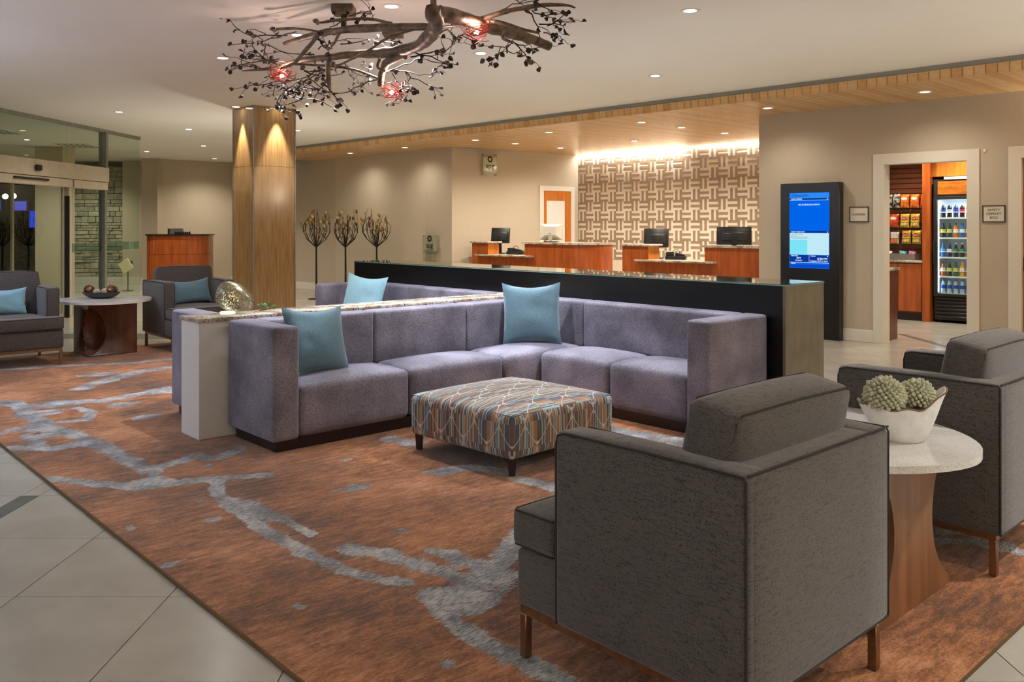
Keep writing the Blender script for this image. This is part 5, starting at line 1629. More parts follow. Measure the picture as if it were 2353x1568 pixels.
# ================================================================== FRONT DESKS
def rounded_end(x0, x1, depth, rad, n=10):
    """plan outline, front at y=0, rounded at the right front corner"""
    pts = [(x0, depth), (x0, 0.0)]
    for k in range(n + 1):
        a = -math.pi / 2 + (math.pi / 2) * k / n
        pts.append((x1 - rad + rad * math.cos(a), rad + rad * math.sin(a)))
    pts.append((x1, depth))
    return pts
def reception_desk(label, u0, ped_w, low0, low1, hi0, hi1, rad, zh, zl):
    e = thing('reception_desk', label, 'reception desk', W(u0, 0.40, 0), WA, 'front desk stations')
    t = nb(); prism(t, [(x, y) for x, y in rounded_end(0, hi1, 0.62, rad)], 0, zl - 0.03); body = obj('lower_body', t, m_cherry, e)
    t = nb(); box(t, 0, ped_w, 0, 0.30, zl - 0.03, zh - 0.032); obj('left_pedestal', t, [m_cherry], e)
    t = nb(); box(t, ped_w, ped_w + 0.006, 0.004, 0.296, zl, zh - 0.034); obj('side_panel', t, m_maple, e, 'inner side in a lighter, lit tone')  # light falling on the inner side is put into a lighter wood colour
    t = nb(); prism(t, rounded_end(hi0, hi1, 0.62, rad), zl - 0.03, zh - 0.032); obj('right_pedestal', t, m_cherry, e)
    t = nb(); box(t, hi0 - 0.006, hi0, 0.004, 0.60, zl, zh - 0.034); obj('side_panel', t, m_maple, e)
    t = nb(); prism(t, [(x, y) for x, y in rounded_end(0.0, hi1 + 0.004, 0.3, rad)], zl * 0.70, zl * 0.70 + 0.012); obj('groove_strip', t, m_cherry_dk, e) if False else t.free()
    t = nb(); tube(t, [(0.0, -0.002, zl * 0.74), (hi1 - rad, -0.002, zl * 0.74)] + [(hi1 - rad + (rad + 0.002) * math.cos(a), rad + (rad + 0.002) * math.sin(a), zl * 0.74) for a in [-math.pi / 2 + math.pi / 2 * k / 8 for k in range(1, 9)]], 0.006, 6); obj('bead_strip', t, m_maple, e)
    t = nb(); rbox(t, low0, low1, -0.10, 0.60, zl - 0.03, zl, 0.006, 2); obj('counter_slab', t, m_granite, e)
    t = nb(); rbox(t, -0.03, ped_w + 0.05, -0.03, 0.34, zh - 0.032, zh, 0.006, 2); obj('top_slab', t, m_granite, e)
    t = nb(); prism(t, [(x, y - 0.03) for x, y in rounded_end(hi0 - 0.05, hi1 + 0.03, 0.68, rad)], zh - 0.032, zh); obj('top_slab', t, m_granite, e)
    return e
ZH, ZL = 1.165, 0.925
reception_desk('left cherry wood reception desk with granite counters', -6.14, 0.42, 0.17, 1.60, 1.37, 2.86, 0.45, ZH, ZL)
reception_desk('right cherry wood reception desk running into the kiosk wall', -2.61, 0.50, 0.30, 1.72, 1.52, 2.55, 0.03, ZH, ZL)

def monitor(label, loc, rz, w, h, m_back, tilt, stand_z, vesa=True, wedge=0.0, mark=None):
    e = thing('computer_monitor', label, 'monitor', loc, rz)
    # local: back of the screen faces -y
    zc = stand_z + h / 2
    t = nb(); rbox(t, -w / 2, w / 2, 0.0, 0.03, -h / 2, h / 2, 0.006, 2)
    M3 = Matrix.Rotation(tilt, 3, 'X')
    for v in t.verts:
        v.co = M3 @ v.co + Vector((0, 0, zc))
    obj('screen_housing', t, m_black if not wedge else mat('silver_plastic', srgb(190, 186, 172), rough=0.4), e)
    t = nb()
    if wedge:
        a = [(-w * 0.46, 0, -h * 0.46), (w * 0.46, 0, -h * 0.46), (w * 0.46, 0, h * 0.46), (-w * 0.46, 0, h * 0.46)]
        b_ = [(-w * 0.24, -wedge, -h * 0.30), (w * 0.24, -wedge, -h * 0.30), (w * 0.24, -wedge, h * 0.22), (-w * 0.24, -wedge, h * 0.22)]
        va = [t.verts.new(p) for p in a]; vb = [t.verts.new(p) for p in b_]
        t.faces.new(vb)
        for k in range(4):
            t.faces.new((va[k], va[(k + 1) % 4], vb[(k + 1) % 4], vb[k]))
        t.faces.new(list(reversed(va)))
    else:
        rbox(t, -w * 0.36, w * 0.36, -0.018, 0.001, -h * 0.30, h * 0.22, 0.006, 2)
        rbox(t, -w * 0.28, w * 0.28, -0.022, -0.012, h * 0.05, h * 0.12, 0.004, 1)
    for v in t.verts:
        v.co = M3 @ v.co + Vector((0, 0, zc))
    obj('rear_bulge', t, mat('silver_plastic', srgb(190, 186, 172), rough=0.4) if wedge else mat('dark_plastic', srgb(34, 35, 36), rough=0.3), e)
    t = nb(); rbox(t, -0.035, 0.035, -0.045 - wedge * 0.6, -0.02 - wedge * 0.6, 0.01, zc, 0.004, 1); obj('stand_neck', t, m_black if not wedge else MATS['silver_plastic'], e)
    t = nb(); rbox(t, -0.12, 0.12, -0.13, 0.10, 0.0, 0.015, 0.006, 2); obj('stand_foot', t, m_black, e)
    t = nb(); box(t, -0.03, 0.03, -0.0225, -0.0218, -h * 0.17, -h * 0.10)
    for v in t.verts:
        v.co = M3 @ v.co + Vector((0, -wedge, zc))
    obj('rating_label', t, mat('label_grey', srgb(150, 150, 146), rough=0.6), e)
    if mark:
        o = lettering(mark, 0.022, mat('label_grey', srgb(150, 150, 146), rough=0.6), e, 0, -0.006 - math.sin(tilt) * h * 0.3 * 0 , zc + h * 0.36)
        o.rotation_euler = (tilt, 0, 0); o.location = (M3 @ Vector((0, -0.002, h * 0.36))) + Vector((0, 0, zc))
    return e
wz = ZL
monitor('black monitor seen from behind at the left end of the left desk', W(-5.86, 0.88, wz), WA * 0.35, 0.37, 0.30, None, math.radians(-12), 0.20)
monitor('silver wedge-backed monitor on the raised counter of the left desk', W(-4.42, 0.72, ZH), WA * 0.3, 0.42, 0.30, None, math.radians(-16), 0.035, wedge=0.10)
monitor('black monitor seen from behind at the left end of the right desk', W(-2.30, 0.90, wz), WA * 0.35, 0.40, 0.31, None, math.radians(-10), 0.18)
monitor('black monitor on the raised counter beside the kiosk wall', W(-0.73, 0.62, ZH - 0.03), WA * 0.35, 0.50, 0.27, None, math.radians(-12), 0.04)
def card_terminal(label, loc):
    e = thing('receipt_printer', label, 'printer', loc, WA * 0.4)
    t = nb(); rbox(t, -0.16, 0.16, -0.10, 0.12, 0.0, 0.055, 0.008, 2); obj('cash_tray', t, m_black, e)
    t = nb(); rbox(t, -0.15, -0.03, -0.06, 0.09, 0.055, 0.12, 0.008, 2); obj('printer_body', t, mat('dark_plastic', srgb(34, 35, 36), rough=0.3), e)
    t = nb(); prism_y(t, [(-0.01, 0.055), (0.15, 0.055), (0.13, 0.075), (0.0, 0.105)], -0.06, 0.06); obj('keypad', t, m_black, e)
    t = nb(); tube(t, [(-0.05, -0.02, 0.12), (-0.02, -0.05, 0.15), (0.03, -0.05, 0.16), (0.06, -0.03, 0.12), (0.05, 0.0, 0.09)], 0.005, 5); obj('coiled_cable', t, m_rubber, e)
card_terminal('black receipt printer and keypad on the left desk counter', W(-5.33, 0.76, ZL))
card_terminal('black receipt printer and keypad on the right desk counter', W(-1.83, 0.76, ZL))

# ================================================================== KIOSK
e = thing('info_kiosk', 'tall black digital signage kiosk with blue screen against the wall', 'kiosk', W(0.775, -0.005, 0), WA)
t = nb(); rbox(t, -0.397, 0.397, -0.125, 0.0, 0.0, 2.01, 0.004, 1); obj('housing', t, mat('kiosk_black', srgb(20, 18, 18), rough=0.3), e)
def scr(x0, x1, y0, y1, col, s, name, lift=0.0):
    f = lambda y: 1.88 - (y - 445) / 172 * 0.97
    t = nb(); box(t, x0, x1, -0.1275 - lift, -0.1262, f(y1), f(y0)); return obj(name, t, emit_mat(name + '_glow', col, s), screen)
t = nb(); box(t, -0.27, 0.268, -0.1266, -0.1252, 0.905, 1.885)
screen = obj('screen', t, emit_mat('screen_blue', srgb(0, 92, 214), 1.0), e, 'lit blue display')
XL, XR = -0.265, 0.263
scr(XL, XR, 445, 457, srgb(40, 128, 224), 1.0, 'logo_band', 0.0002)
scr(XL, XR, 457, 461, srgb(6, 48, 140), 1.0, 'title_bar', 0.0002)
scr(XL, XR, 461, 462, srgb(150, 200, 240), 1.0, 'rule_line', 0.0004)
scr(XL, XR, 532, 537, srgb(6, 48, 140), 1.0, 'title_bar', 0.0002)
scr(XL, XR, 537, 587, srgb(176, 214, 226), 1.0, 'info_panel', 0.0002)
scr(XL, XL + 0.24, 553, 586, srgb(112, 208, 224), 1.0, 'info_block', 0.0004)
scr(XL, XR, 588, 604, srgb(8, 50, 140), 1.0, 'status_bar', 0.0002)
scr(XL, XR, 604.5, 605.5, srgb(190, 215, 240), 1.0, 'rule_line', 0.0004)
scr(-0.002, 0.002, 588, 604, srgb(190, 215, 240), 1.0, 'rule_line', 0.0004)
scr(XL, XR, 610, 616, srgb(10, 66, 180), 1.0, 'wave_band', 0.0002)
m_tw = emit_mat('screen_white', srgb(225, 240, 255), 1.1)
m_td = emit_mat('screen_navy', srgb(8, 60, 150), 0.9)
fz = lambda y: 1.88 - (y - 445) / 172 * 0.97
def stxt(s_, size, x, y, m=None, al='CENTER'):
    lettering(s_, size, m or m_tw, screen, x, -0.1292, fz(y), al)
stxt('Sheraton', 0.052, -0.10, 450.5, m_td)
stxt('TACOMA HOTEL', 0.026, 0.12, 448.5, m_td) if False else None
t = nb(); tube(t, [(-0.225 + 0.028 * math.cos(a), -0.1290, fz(450.8) + 0.028 * math.sin(a)) for a in [k * math.pi / 10 for k in range(20)]], 0.002, 4, close=True); obj('ring_logo', t, m_td, screen)
stxt('S', 0.04, -0.225, 450.8, m_td)
stxt('HOTEL EVENTS', 0.022, XL + 0.02, 459, None, 'LEFT')
stxt('NO SCHEDULED EVENTS', 0.026, 0.0, 472)
stxt('ENJOY YOUR STAY', 0.022, XL + 0.02, 534.6, None, 'LEFT')
stxt('WEATHER', 0.020, XL + 0.02, 590, None, 'LEFT')
stxt('50\u00b0F', 0.032, -0.14, 595.2)
stxt('CLOUDY', 0.024, -0.14, 600.5)
stxt('TODAY', 0.020, 0.02, 590, None, 'LEFT')
stxt('8:28 PM', 0.040, XR - 0.02, 596, None, 'RIGHT')
stxt('TUESDAY OCT 16, 2018', 0.022, XR - 0.02, 601.5, None, 'RIGHT')
stxt('NEWS', 0.022, XL + 0.02, 607.5, None, 'LEFT')
for k in range(4):
    scr(XL + 0.01, XL + (0.18, 0.09, 0.25, 0.24)[k], 540 + 3 * k, 540.7 + 3 * k, srgb(90, 130, 150), 0.9, 'text_line', 0.0005)
for y in (459, 534.6, 590):
    scr(XR - 0.025, XR - 0.012, y - 1, y + 1, srgb(220, 235, 250), 1.0, 'corner_mark', 0.0005)

# ================================================================== WALL SIGNS
m_paper = mat('sign_card', srgb(222, 214, 196), rough=0.6)
m_ink = mat('sign_ink', srgb(96, 92, 86), rough=0.7)
m_bronzeframe = mat('sign_frame', srgb(84, 74, 64), rough=0.35, metal=0.6)
def wall_sign(label, u, z, w, h, lines, size, fm):
    e = thing('wall_sign', label, 'sign', W(u, -0.001, z), WA)
    t = nb()
    box(t, -w / 2, w / 2, -0.012, 0, -h / 2, -h / 2 + 0.012); box(t, -w / 2, w / 2, -0.012, 0, h / 2 - 0.012, h / 2)
    box(t, -w / 2, -w / 2 + 0.012, -0.012, 0, -h / 2, h / 2); box(t, w / 2 - 0.012, w / 2, -0.012, 0, -h / 2, h / 2)
    obj('frame', t, fm, e)
    t = nb(); box(t, -w / 2 + 0.012, w / 2 - 0.012, -0.006, 0, -h / 2 + 0.012, h / 2 - 0.012); obj('card', t, m_paper, e)
    for i, s_ in enumerate(lines):
        lettering(s_, size, m_ink, e, 0, -0.0075, (len(lines) - 1) * size * 0.55 - i * size * 1.1)
wall_sign('small framed sign reading SUNDRIES beside the kiosk', 1.37, 1.597, 0.245, 0.195, ['SUNDRIES'], 0.036, m_bronzeframe)
wall_sign('small framed sign reading SAFETY DEPOSIT BOX right of the doorway', 2.895, 1.59, 0.235, 0.195, ['SAFETY', 'DEPOSIT', 'BOX'], 0.040, m_bronzeframe)
e = thing('wall_sensor', 'tiny cream sensor beside the doorway trim corner', 'sensor', W(2.80, -0.001, 2.32), WA)
t = nb(); lathe(t, [(0, -0.03), (0.012, -0.028), (0.018, 0.0), (0.012, 0.014), (0, 0.014)], 12); obj('cap', t, m_trim, e)
t = nb(); box(t, -0.01, 0.01, -0.002, 0.0, -0.01, 0.01); obj('bracket', t, m_trim, e)

m_acr = glass_mat('clear_acrylic', (0.93, 0.95, 0.92, 1), 0.25)
m_acrf = mat('frosted_acrylic', srgb(216, 208, 190), rough=0.3)
m_signblk = mat('sign_black', srgb(28, 26, 26), rough=0.5)
def spg_sign(label, org, ang, x, z, w, h, size, frost, drop=False):
    o = Vector(org) + Vector((math.cos(ang), math.sin(ang), 0)) * x + Vector((math.sin(ang), -math.cos(ang), 0)) * 0.07
    e = thing('acrylic_sign', label, 'sign', (o.x, o.y, z), ang)
    t = nb(); box(t, -w / 2, w / 2, -0.004, 0.004, -h / 2, h / 2); obj('clear_panel', t, m_acr, e)
    t = nb(); box(t, -w * 0.47, w * 0.47, 0.0045, 0.008, -h * frost, h * frost); obj('frosted_panel', t, m_acrf, e)
    for k in range(10):
        a = 2 * math.pi * k / 10
        t = nb(); c_, s_ = math.cos(a), math.sin(a)
        pts = [(0.45, -0.16), (0.72, -0.24), (1.0, 0.0), (0.72, 0.24), (0.45, 0.16)]
        R0 = size * 0.52
        va = [t.verts.new(((c_ * p - s_ * q_) * R0, -0.0048, (s_ * p + c_ * q_) * R0 + size * 0.75)) for p, q_ in pts]
        vb = [t.verts.new((v.co.x, -0.0060, v.co.z)) for v in va]
        t.faces.new(va); t.faces.new(list(reversed(vb)))
        for j in range(5):
            t.faces.new((va[j], vb[j], vb[(j + 1) % 5], va[(j + 1) % 5]))
        obj('sun_petal', t, m_signblk, e)
    lettering('spg', size * 1.15, m_signblk, e, 0, -0.006, -size * 0.22)
    for (sx_, sz_) in ((-1, -1), (1, -1), (-1, 1), (1, 1)):
        t = nb(); tube(t, [(sx_ * w * 0.45, -0.012, sz_ * h * 0.46), (sx_ * w * 0.45, 0.065, sz_ * h * 0.46)], 0.009, 10); obj('standoff', t, m_alu, e)
    return e
spg_sign('clear acrylic spg sign mounted high on the wall left of the office door', a4, ang4, 0.80, 2.655, 0.34, 0.42, 0.135, 0.33)
a3, ang3, len3 = seg_frame(C0, C1)
e = spg_sign('clear acrylic spg sign low on the corner pilaster', a3 + Vector((math.sin(ang3), -math.cos(ang3), 0)) * 0.045, ang3, 3.36, 1.11, 0.42, 0.32, 0.135, 0.46)
t = nb(); box(t, -0.14, 0.14, -0.006, -0.0048, -0.130, -0.122); obj('fine_print_line', t, m_ink, e)
t = nb(); box(t, -0.20, 0.20, -0.003, 0.003, -0.50, -0.16); obj('lower_panel', t, m_acr, e)

# ================================================================== METAL TREES
def metal_tree(label, x, y, seed, fork=1.04, top=1.82):
    e = thing('metal_tree', label, 'sculpture', (x, y, 0), 0, 'metal trees along the back wall')
    rt = random.Random(seed)
    t = nb(); lathe(t, [(0, 0), (0.16, 0), (0.16, 0.012), (0.03, 0.02), (0, 0.02)], 24); obj('foot_plate', t, m_iron, e)
    t = nb(); tube(t, [(0, 0, 0.015), (0.004, 0, 0.5), (0, 0, fork)], [0.024, 0.020, 0.016], 8); obj('trunk', t, m_iron, e)
    lm = []
    for (sz, mm) in ((0.050, m_goldleaf), (0.042, mat('pale_leaf', srgb(226, 208, 160), srgb(170, 140, 84), rough=0.35, metal=0.2, scale=12))):
        t = nb(); vs_ = [(0, -1), (0.55, -0.5), (0.7, 0.1), (0.4, 0.75), (0, 1.0), (-0.4, 0.75), (-0.7, 0.1), (-0.55, -0.5)]
        t.faces.new([t.verts.new((a * sz * 0.8, 0.004 * (b_ ** 2), b_ * sz)) for a, b_ in vs_])
        g = bmesh.ops.extrude_face_region(t, geom=t.faces[:])
        for v in [q for q in g['geom'] if isinstance(q, bmesh.types.BMVert)]:
            v.co.y += 0.003
        lm.append(mesh_of('leaf', t, mm))
    H_ = top - fork
    N = 11
    for k in range(N):
        a = 2 * math.pi * k / N + rt.uniform(-0.15, 0.15)
        R1 = rt.uniform(0.22, 0.30)
        d = Vector((math.cos(a), math.sin(a), 0))
        hh = rt.uniform(0.60, 1.0) * H_
        P = [Vector((0, 0, fork - 0.01)), d * 0.05 + Vector((0, 0, fork + 0.03)), d * R1 * 0.72 + Vector((0, 0, fork + 0.15)), d * R1 * 1.0 + Vector((rt.uniform(-.02, .02), 0, fork + 0.29)),
             d * R1 + Vector((0, 0, fork + 0.45 * H_ + 0.08)), d * (R1 - rt.uniform(0.02, 0.12)) + Vector((0, 0, fork + hh))]
        t = nb(); tube(t, P, lerp_list([0.011, 0.009, 0.007, 0.006, 0.0045, 0.003], len(P)), 6); br = obj('branch', t, m_iron, e)
        for j in range(3):
            i0 = rt.choice((2, 3, 3, 4)); p0 = P[i0]
            v = Vector((rt.uniform(-1, 1), rt.uniform(-1, 1), rt.uniform(0.9, 2.0))).normalized() - d * 0.25
            ln = rt.uniform(0.10, 0.26)
            p1 = p0 + v * ln * 0.5; p2 = p0 + v * ln + Vector((rt.uniform(-.03, .03), rt.uniform(-.03, .03), 0.02))
            t = nb(); tube(t, [p0, p1, p2], [0.0055, 0.0045, 0.003], 5); obj('twig', t, m_iron, br)
            if rt.random() < 0.72:
                obj('leaf', rt.choice(lm), None, br, None, p2 + Vector((0, 0, 0.02)), (rt.uniform(-0.4, 0.4), rt.uniform(-0.6, 0.6), rt.uniform(-0.9, 0.9)))
    for k in range(5):
        a = rt.uniform(0, 6.28)
        d = Vector((math.cos(a), math.sin(a), 0)) * rt.uniform(0.03, 0.12)
        hh = rt.uniform(0.45, 0.95) * H_
        P = [Vector((0, 0, fork - 0.01)), d * 0.5 + Vector((0, 0, fork + 0.15)), d + Vector((0, 0, fork + 0.3)), d * 1.2 + Vector((0, 0, fork + hh))]
        t = nb(); tube(t, P, [0.010, 0.009, 0.007, 0.004], 6); br = obj('branch', t, m_iron, e)
        obj('leaf', rt.choice(lm), None, br, None, P[-1] + Vector((0, 0, 0.02)), (rt.uniform(-0.4, 0.4), rt.uniform(-0.6, 0.6), rt.uniform(-0.9, 0.9)))
    t = nb(); tube(t, [(0.045 * math.cos(a), 0.045 * math.sin(a), fork + 0.03) for a in [k * math.pi / 8 for k in range(16)]], 0.006, 5, close=True); obj('collar', t, m_iron, e)
metal_tree('blackened metal tree sculpture nearest the column', -3.89, 17.0, 21)
metal_tree('middle metal tree sculpture with pale shining leaves', -3.31, 17.0, 32)
metal_tree('metal tree sculpture nearest the black console', -2.69, 17.0, 43)

# ================================================================== PODIUM AND FAR LEFT OBJECTS
e = thing('curved_podium', 'curved cherry wood podium with black top behind the left armchair', 'podium', (-7.83, 20.15, 0), math.radians(10))
def halfell(a, b_, n=24):
    return [(a * math.cos(math.pi + math.pi * k / n), b_ * math.sin(math.pi + math.pi * k / n) ** 1 if True else 0) for k in range(n + 1)] + [(a, 0.35), (-a, 0.35)]
def superhalf(a, b_, n=28, p=3.2):
    out = []
    for k in range(n + 1):
        th = math.pi + math.pi * k / n
        c_, s_ = math.cos(th), math.sin(th)
        out.append((a * math.copysign(abs(c_) ** (2 / p), c_), b_ * math.copysign(abs(s_) ** (2 / p), s_)))
    return out + [(a, 0.35), (-a, 0.35)]
t = nb(); prism(t, superhalf(0.70, 0.45), 0.08, 0.80); obj('lower_panel', t, m_cherry, e)
t = nb(); prism(t, superhalf(0.70, 0.45), 0.806, 1.235); obj('upper_panel', t, m_cherry, e)
t = nb(); prism(t, superhalf(0.67, 0.42), 0.0, 0.08); obj('toe_kick', t, m_espresso, e)
t = nb(); prism(t, superhalf(0.735, 0.485), 1.235, 1.262); obj('top', t, m_espresso, e)
e = thing('desk_phone', 'dark wedge-shaped desk stand on the podium', 'desk stand', (-7.82, 19.95, 1.262), math.radians(8))
t = nb(); prism_y(t, [(-0.16, 0.0), (0.16, 0.0), (0.12, 0.135), (-0.11, 0.135), (-0.15, 0.10)], -0.02, 0.10); obj('back_plate', t, mat('stand_grey', srgb(96, 92, 84), rough=0.4), e)
t = nb(); prism(t, [(-0.19, -0.04), (-0.15, -0.02), (-0.15, 0.1), (-0.19, 0.1)], 0, 0.13); obj('side_cheek', t, m_black, e)
e = thing('nameplate', 'low black rack of small blocks beside the desk stand on the podium', 'nameplate', (-7.62, 19.80, 1.262), math.radians(8))
t = nb(); box(t, -0.19, 0.19, -0.03, 0.03, 0, 0.012); obj('rack_base', t, m_black, e)
for k in range(8):
    t = nb(); rbox(t, -0.175 + 0.044 * k, -0.175 + 0.044 * k + 0.034, -0.02, 0.02, 0.012, 0.055 + 0.008 * (k % 2), 0.003, 1); obj('block', t, m_black, e)
e = thing('white_box', 'low white cabinet on the floor right of the podium', 'cabinet', (-7.5, 20.9, 0), 0)
t = nb(); rbox(t, -0.14, 0.16, -0.15, 0.15, 0, 0.54, 0.004, 1); obj('body', t, m_whitepaint, e)
t = nb(); rbox(t, -0.15, 0.17, -0.16, 0.16, 0.54, 0.56, 0.003, 1); obj('lid', t, m_trim, e)
e = thing('tilted_box', 'cream square box tilted on a dark stand behind the glass pane', 'box', (-8.62, 19.1, 0), 0)
t = nb(); rbox(t, -0.125, 0.125, -0.02, 0.02, -0.125, 0.125, 0.004, 1)
for v in t.verts:
    v.co = Matrix.Rotation(math.radians(-32), 3, 'Y') @ v.co + Vector((0, 0, 0.56))
obj('panel', t, mat('cream_card', srgb(222, 214, 170), rough=0.6), e)
t = nb(); rbox(t, 0.0, 0.11, 0.02, 0.10, 0.60, 0.68, 0.01, 1); obj('clip', t, m_black, e)
t = nb(); tube(t, [(0.02, 0.06, 0.0), (0.02, 0.06, 0.62)], 0.012, 8); obj('stand_pole', t, m_black, e)
t = nb(); lathe(t, [(0, 0), (0.12, 0), (0.12, 0.01), (0, 0.015)], 20, 0.02, 0.06); obj('stand_foot', t, m_black, e)
# ceiling air diffusers in the vestibule
for (x, y, lab) in ((-8.9, 17.6, 'slotted air diffuser in the ceiling above the glass corner pane'), (-9.0, 14.9, 'slotted air diffuser in the vestibule ceiling behind the transom')):
    e = thing('air_diffuser', lab, 'air vent', (x, y, CEIL - 0.001), math.radians(4))
    t = nb(); box(t, -0.32, 0.32, -0.45, 0.45, -0.012, -0.001); obj('frame', t, m_trim, e)
    for k in range(5):
        t = nb(); box(t, -0.26 + 0.12 * k - 0.018, -0.26 + 0.12 * k + 0.018, -0.40, 0.40, -0.016, -0.012); obj('slot', t, m_rubber, e)
# the street at night beyond the doors
def lit_panel(label, x, y, z, w, h, col, s):
    e = thing('lit_sign', label, 'lit sign', (x, y, z), 0)
    t = nb(); box(t, -w / 2, w / 2, -0.03, 0.03, -h / 2, h / 2); obj('face', t, emit_mat('lit_face', col, s), e)
    t = nb(); box(t, -w / 2 - 0.04, w / 2 + 0.04, 0.03, 0.10, -h / 2 - 0.04, h / 2 + 0.04); obj('case', t, m_black, e)
    t = nb(); box(t, -0.04, 0.04, 0.10, 0.16, -z, h / 2); obj('post', t, m_black, e)
lit_panel('blue lit street sign at the far left behind the glass doors', -17.0, 28.0, 2.14, 0.5, 0.34, srgb(30, 70, 200), 1.0)
lit_panel('violet blue lit street sign behind the glass doors', -16.2, 28.2, 2.12, 0.36, 0.30, srgb(80, 80, 190), 0.9)
lit_panel('larger blue lit street sign behind the glass doors', -15.5, 28.0, 1.68, 0.55, 0.55, srgb(30, 60, 190), 1.0)
def street_lamp(label, x, y, z):
    e = thing('street_lamp', label, 'street lamp', (x, y, 0), 0)
    t = nb(); tube(t, [(0, 0, 0), (0, 0, z)], 0.03, 8); obj('pole', t, m_black, e)
    t = nb(); bmesh.ops.create_uvsphere(t, u_segments=12, v_segments=8, radius=0.09, matrix=Matrix.Translation((0, 0, z + 0.05))); obj('globe', t, emit_mat('street_globe', (0.9, 1, 0.85, 1), 6), e)
street_lamp('distant street lamp at the far left edge beyond the doors', -16.7, 28.2, 2.38)
street_lamp('second distant street lamp beyond the doors', -16.2, 27.8, 2.38)
m_bush = mat('bush_green', srgb(60, 96, 52), srgb(36, 66, 34), rough=0.8, scale=20)
def bush(label, x, y, r):
    e = thing('shrub', label, 'shrub', (x, y, 0), 0)
    rb = random.Random(5)
    t = nb(); tube(t, [(0, 0, 0), (0.02, 0, r)], 0.03, 6); obj('stem', t, m_espresso, e)
    t = nb()
    for k in range(420):
        d = Vector((rb.gauss(0, 1), rb.gauss(0, 1), rb.gauss(0, 1))).normalized() * r * rb.uniform(0.55, 1.0)
        c_ = Vector((d.x, d.y, d.z * 0.9 + r * 1.15))
        a = Vector((rb.gauss(0, 1), rb.gauss(0, 1), rb.gauss(0, 1))).normalized(); b_ = a.orthogonal().normalized()
        va = [t.verts.new(c_ + a * 0.05 * i_ + b_ * 0.025 * j_) for i_, j_ in ((-1, 0), (0, -1), (1, 0), (0, 1))]
        t.faces.new(va)
    o = obj('foliage', t, m_bush, e); o['kind'] = 'stuff'
bush('leafy green shrub outside the glass doors', -14.1, 25.2, 0.62)

# ================================================================== SUNDRIES ROOM
bm = nb()
box(bm, -0.12, 0.0, 0.15, 3.6, 0, 2.8)
struct('wall_sundries_left', bm, m_wall, W(0.42, 0), (0, 0, WA))
bm = nb(); box(bm, 0, 0.12, 0.15, 3.6, 0, 2.8); struct('wall_sundries_right', bm, m_wall, W(3.02, 0), (0, 0, WA))
bm = nb(); box(bm, 0.3, 3.14, 3.6, 3.72, 0, 2.8); struct('wall_sundries_back', bm, m_cherry_dk, P0, (0, 0, WA))
bm = nb(); box(bm, 0.3, 3.14, 0.15, 3.72, 2.8, 2.9); struct('ceiling_sundries', bm, m_ceil, P0, (0, 0, WA))
for (u, d, lab, pw) in ((2.1, 1.3, 'recessed downlight inside the sundries room by the door', 1.4), (1.0, 2.55, 'recessed downlight above the snack rack', 0.8), (1.75, 2.62, 'recessed downlight above the drinks fridge', 0.8)):
    p = W(u, d, 2.799)
    downlight(p.x, p.y, p.z, lab, pw, WARM, 130)
# snack wall unit
e = thing('snack_cabinet', 'cherry wood cabinet with slatted back panel inside the sundries room', 'cabinet', W(0.42, 2.95, 0), WA)
t = nb(); box(t, 0, 0.72, 0.04, 0.6, 0.0, 0.12); obj('toe_kick', t, m_espresso, e)
t = nb(); box(t, 0, 0.72, 0.02, 0.6, 0.12, 0.89); obj('carcass', t, m_cherry_dk, e)
t = nb(); rbox(t, 0.01, 0.355, 0.0, 0.02, 0.14, 0.87, 0.003, 1); obj('door', t, m_cherry, e)
t = nb(); rbox(t, 0.365, 0.71, 0.0, 0.02, 0.14, 0.87, 0.003, 1); obj('door', t, m_cherry, e)
t = nb(); rbox(t, 0, 0.73, -0.02, 0.36, 0.89, 0.922, 0.004, 1); obj('stone_top', t, m_granite, e)
t = nb(); box(t, 0, 0.72, 0.40, 0.6, 0.922, 2.75); obj('back_panel', t, m_espresso, e)
k = 0; z = 0.93
while z < 2.72:
    t = nb(); rbox(t, 0, 0.72, 0.375, 0.40, z, z + 0.070, 0.003, 1); obj('slat', t, m_slat, e)
    z += 0.080
t = nb(); box(t, 0.73, 0.84, -0.03, 0.6, 0, 2.78); obj('end_post', t, m_cherry, e)
t = nb(); box(t, 0.84, 1.75, 0.06, 0.6, 2.20, 2.78); obj('valance', t, m_maple, e)
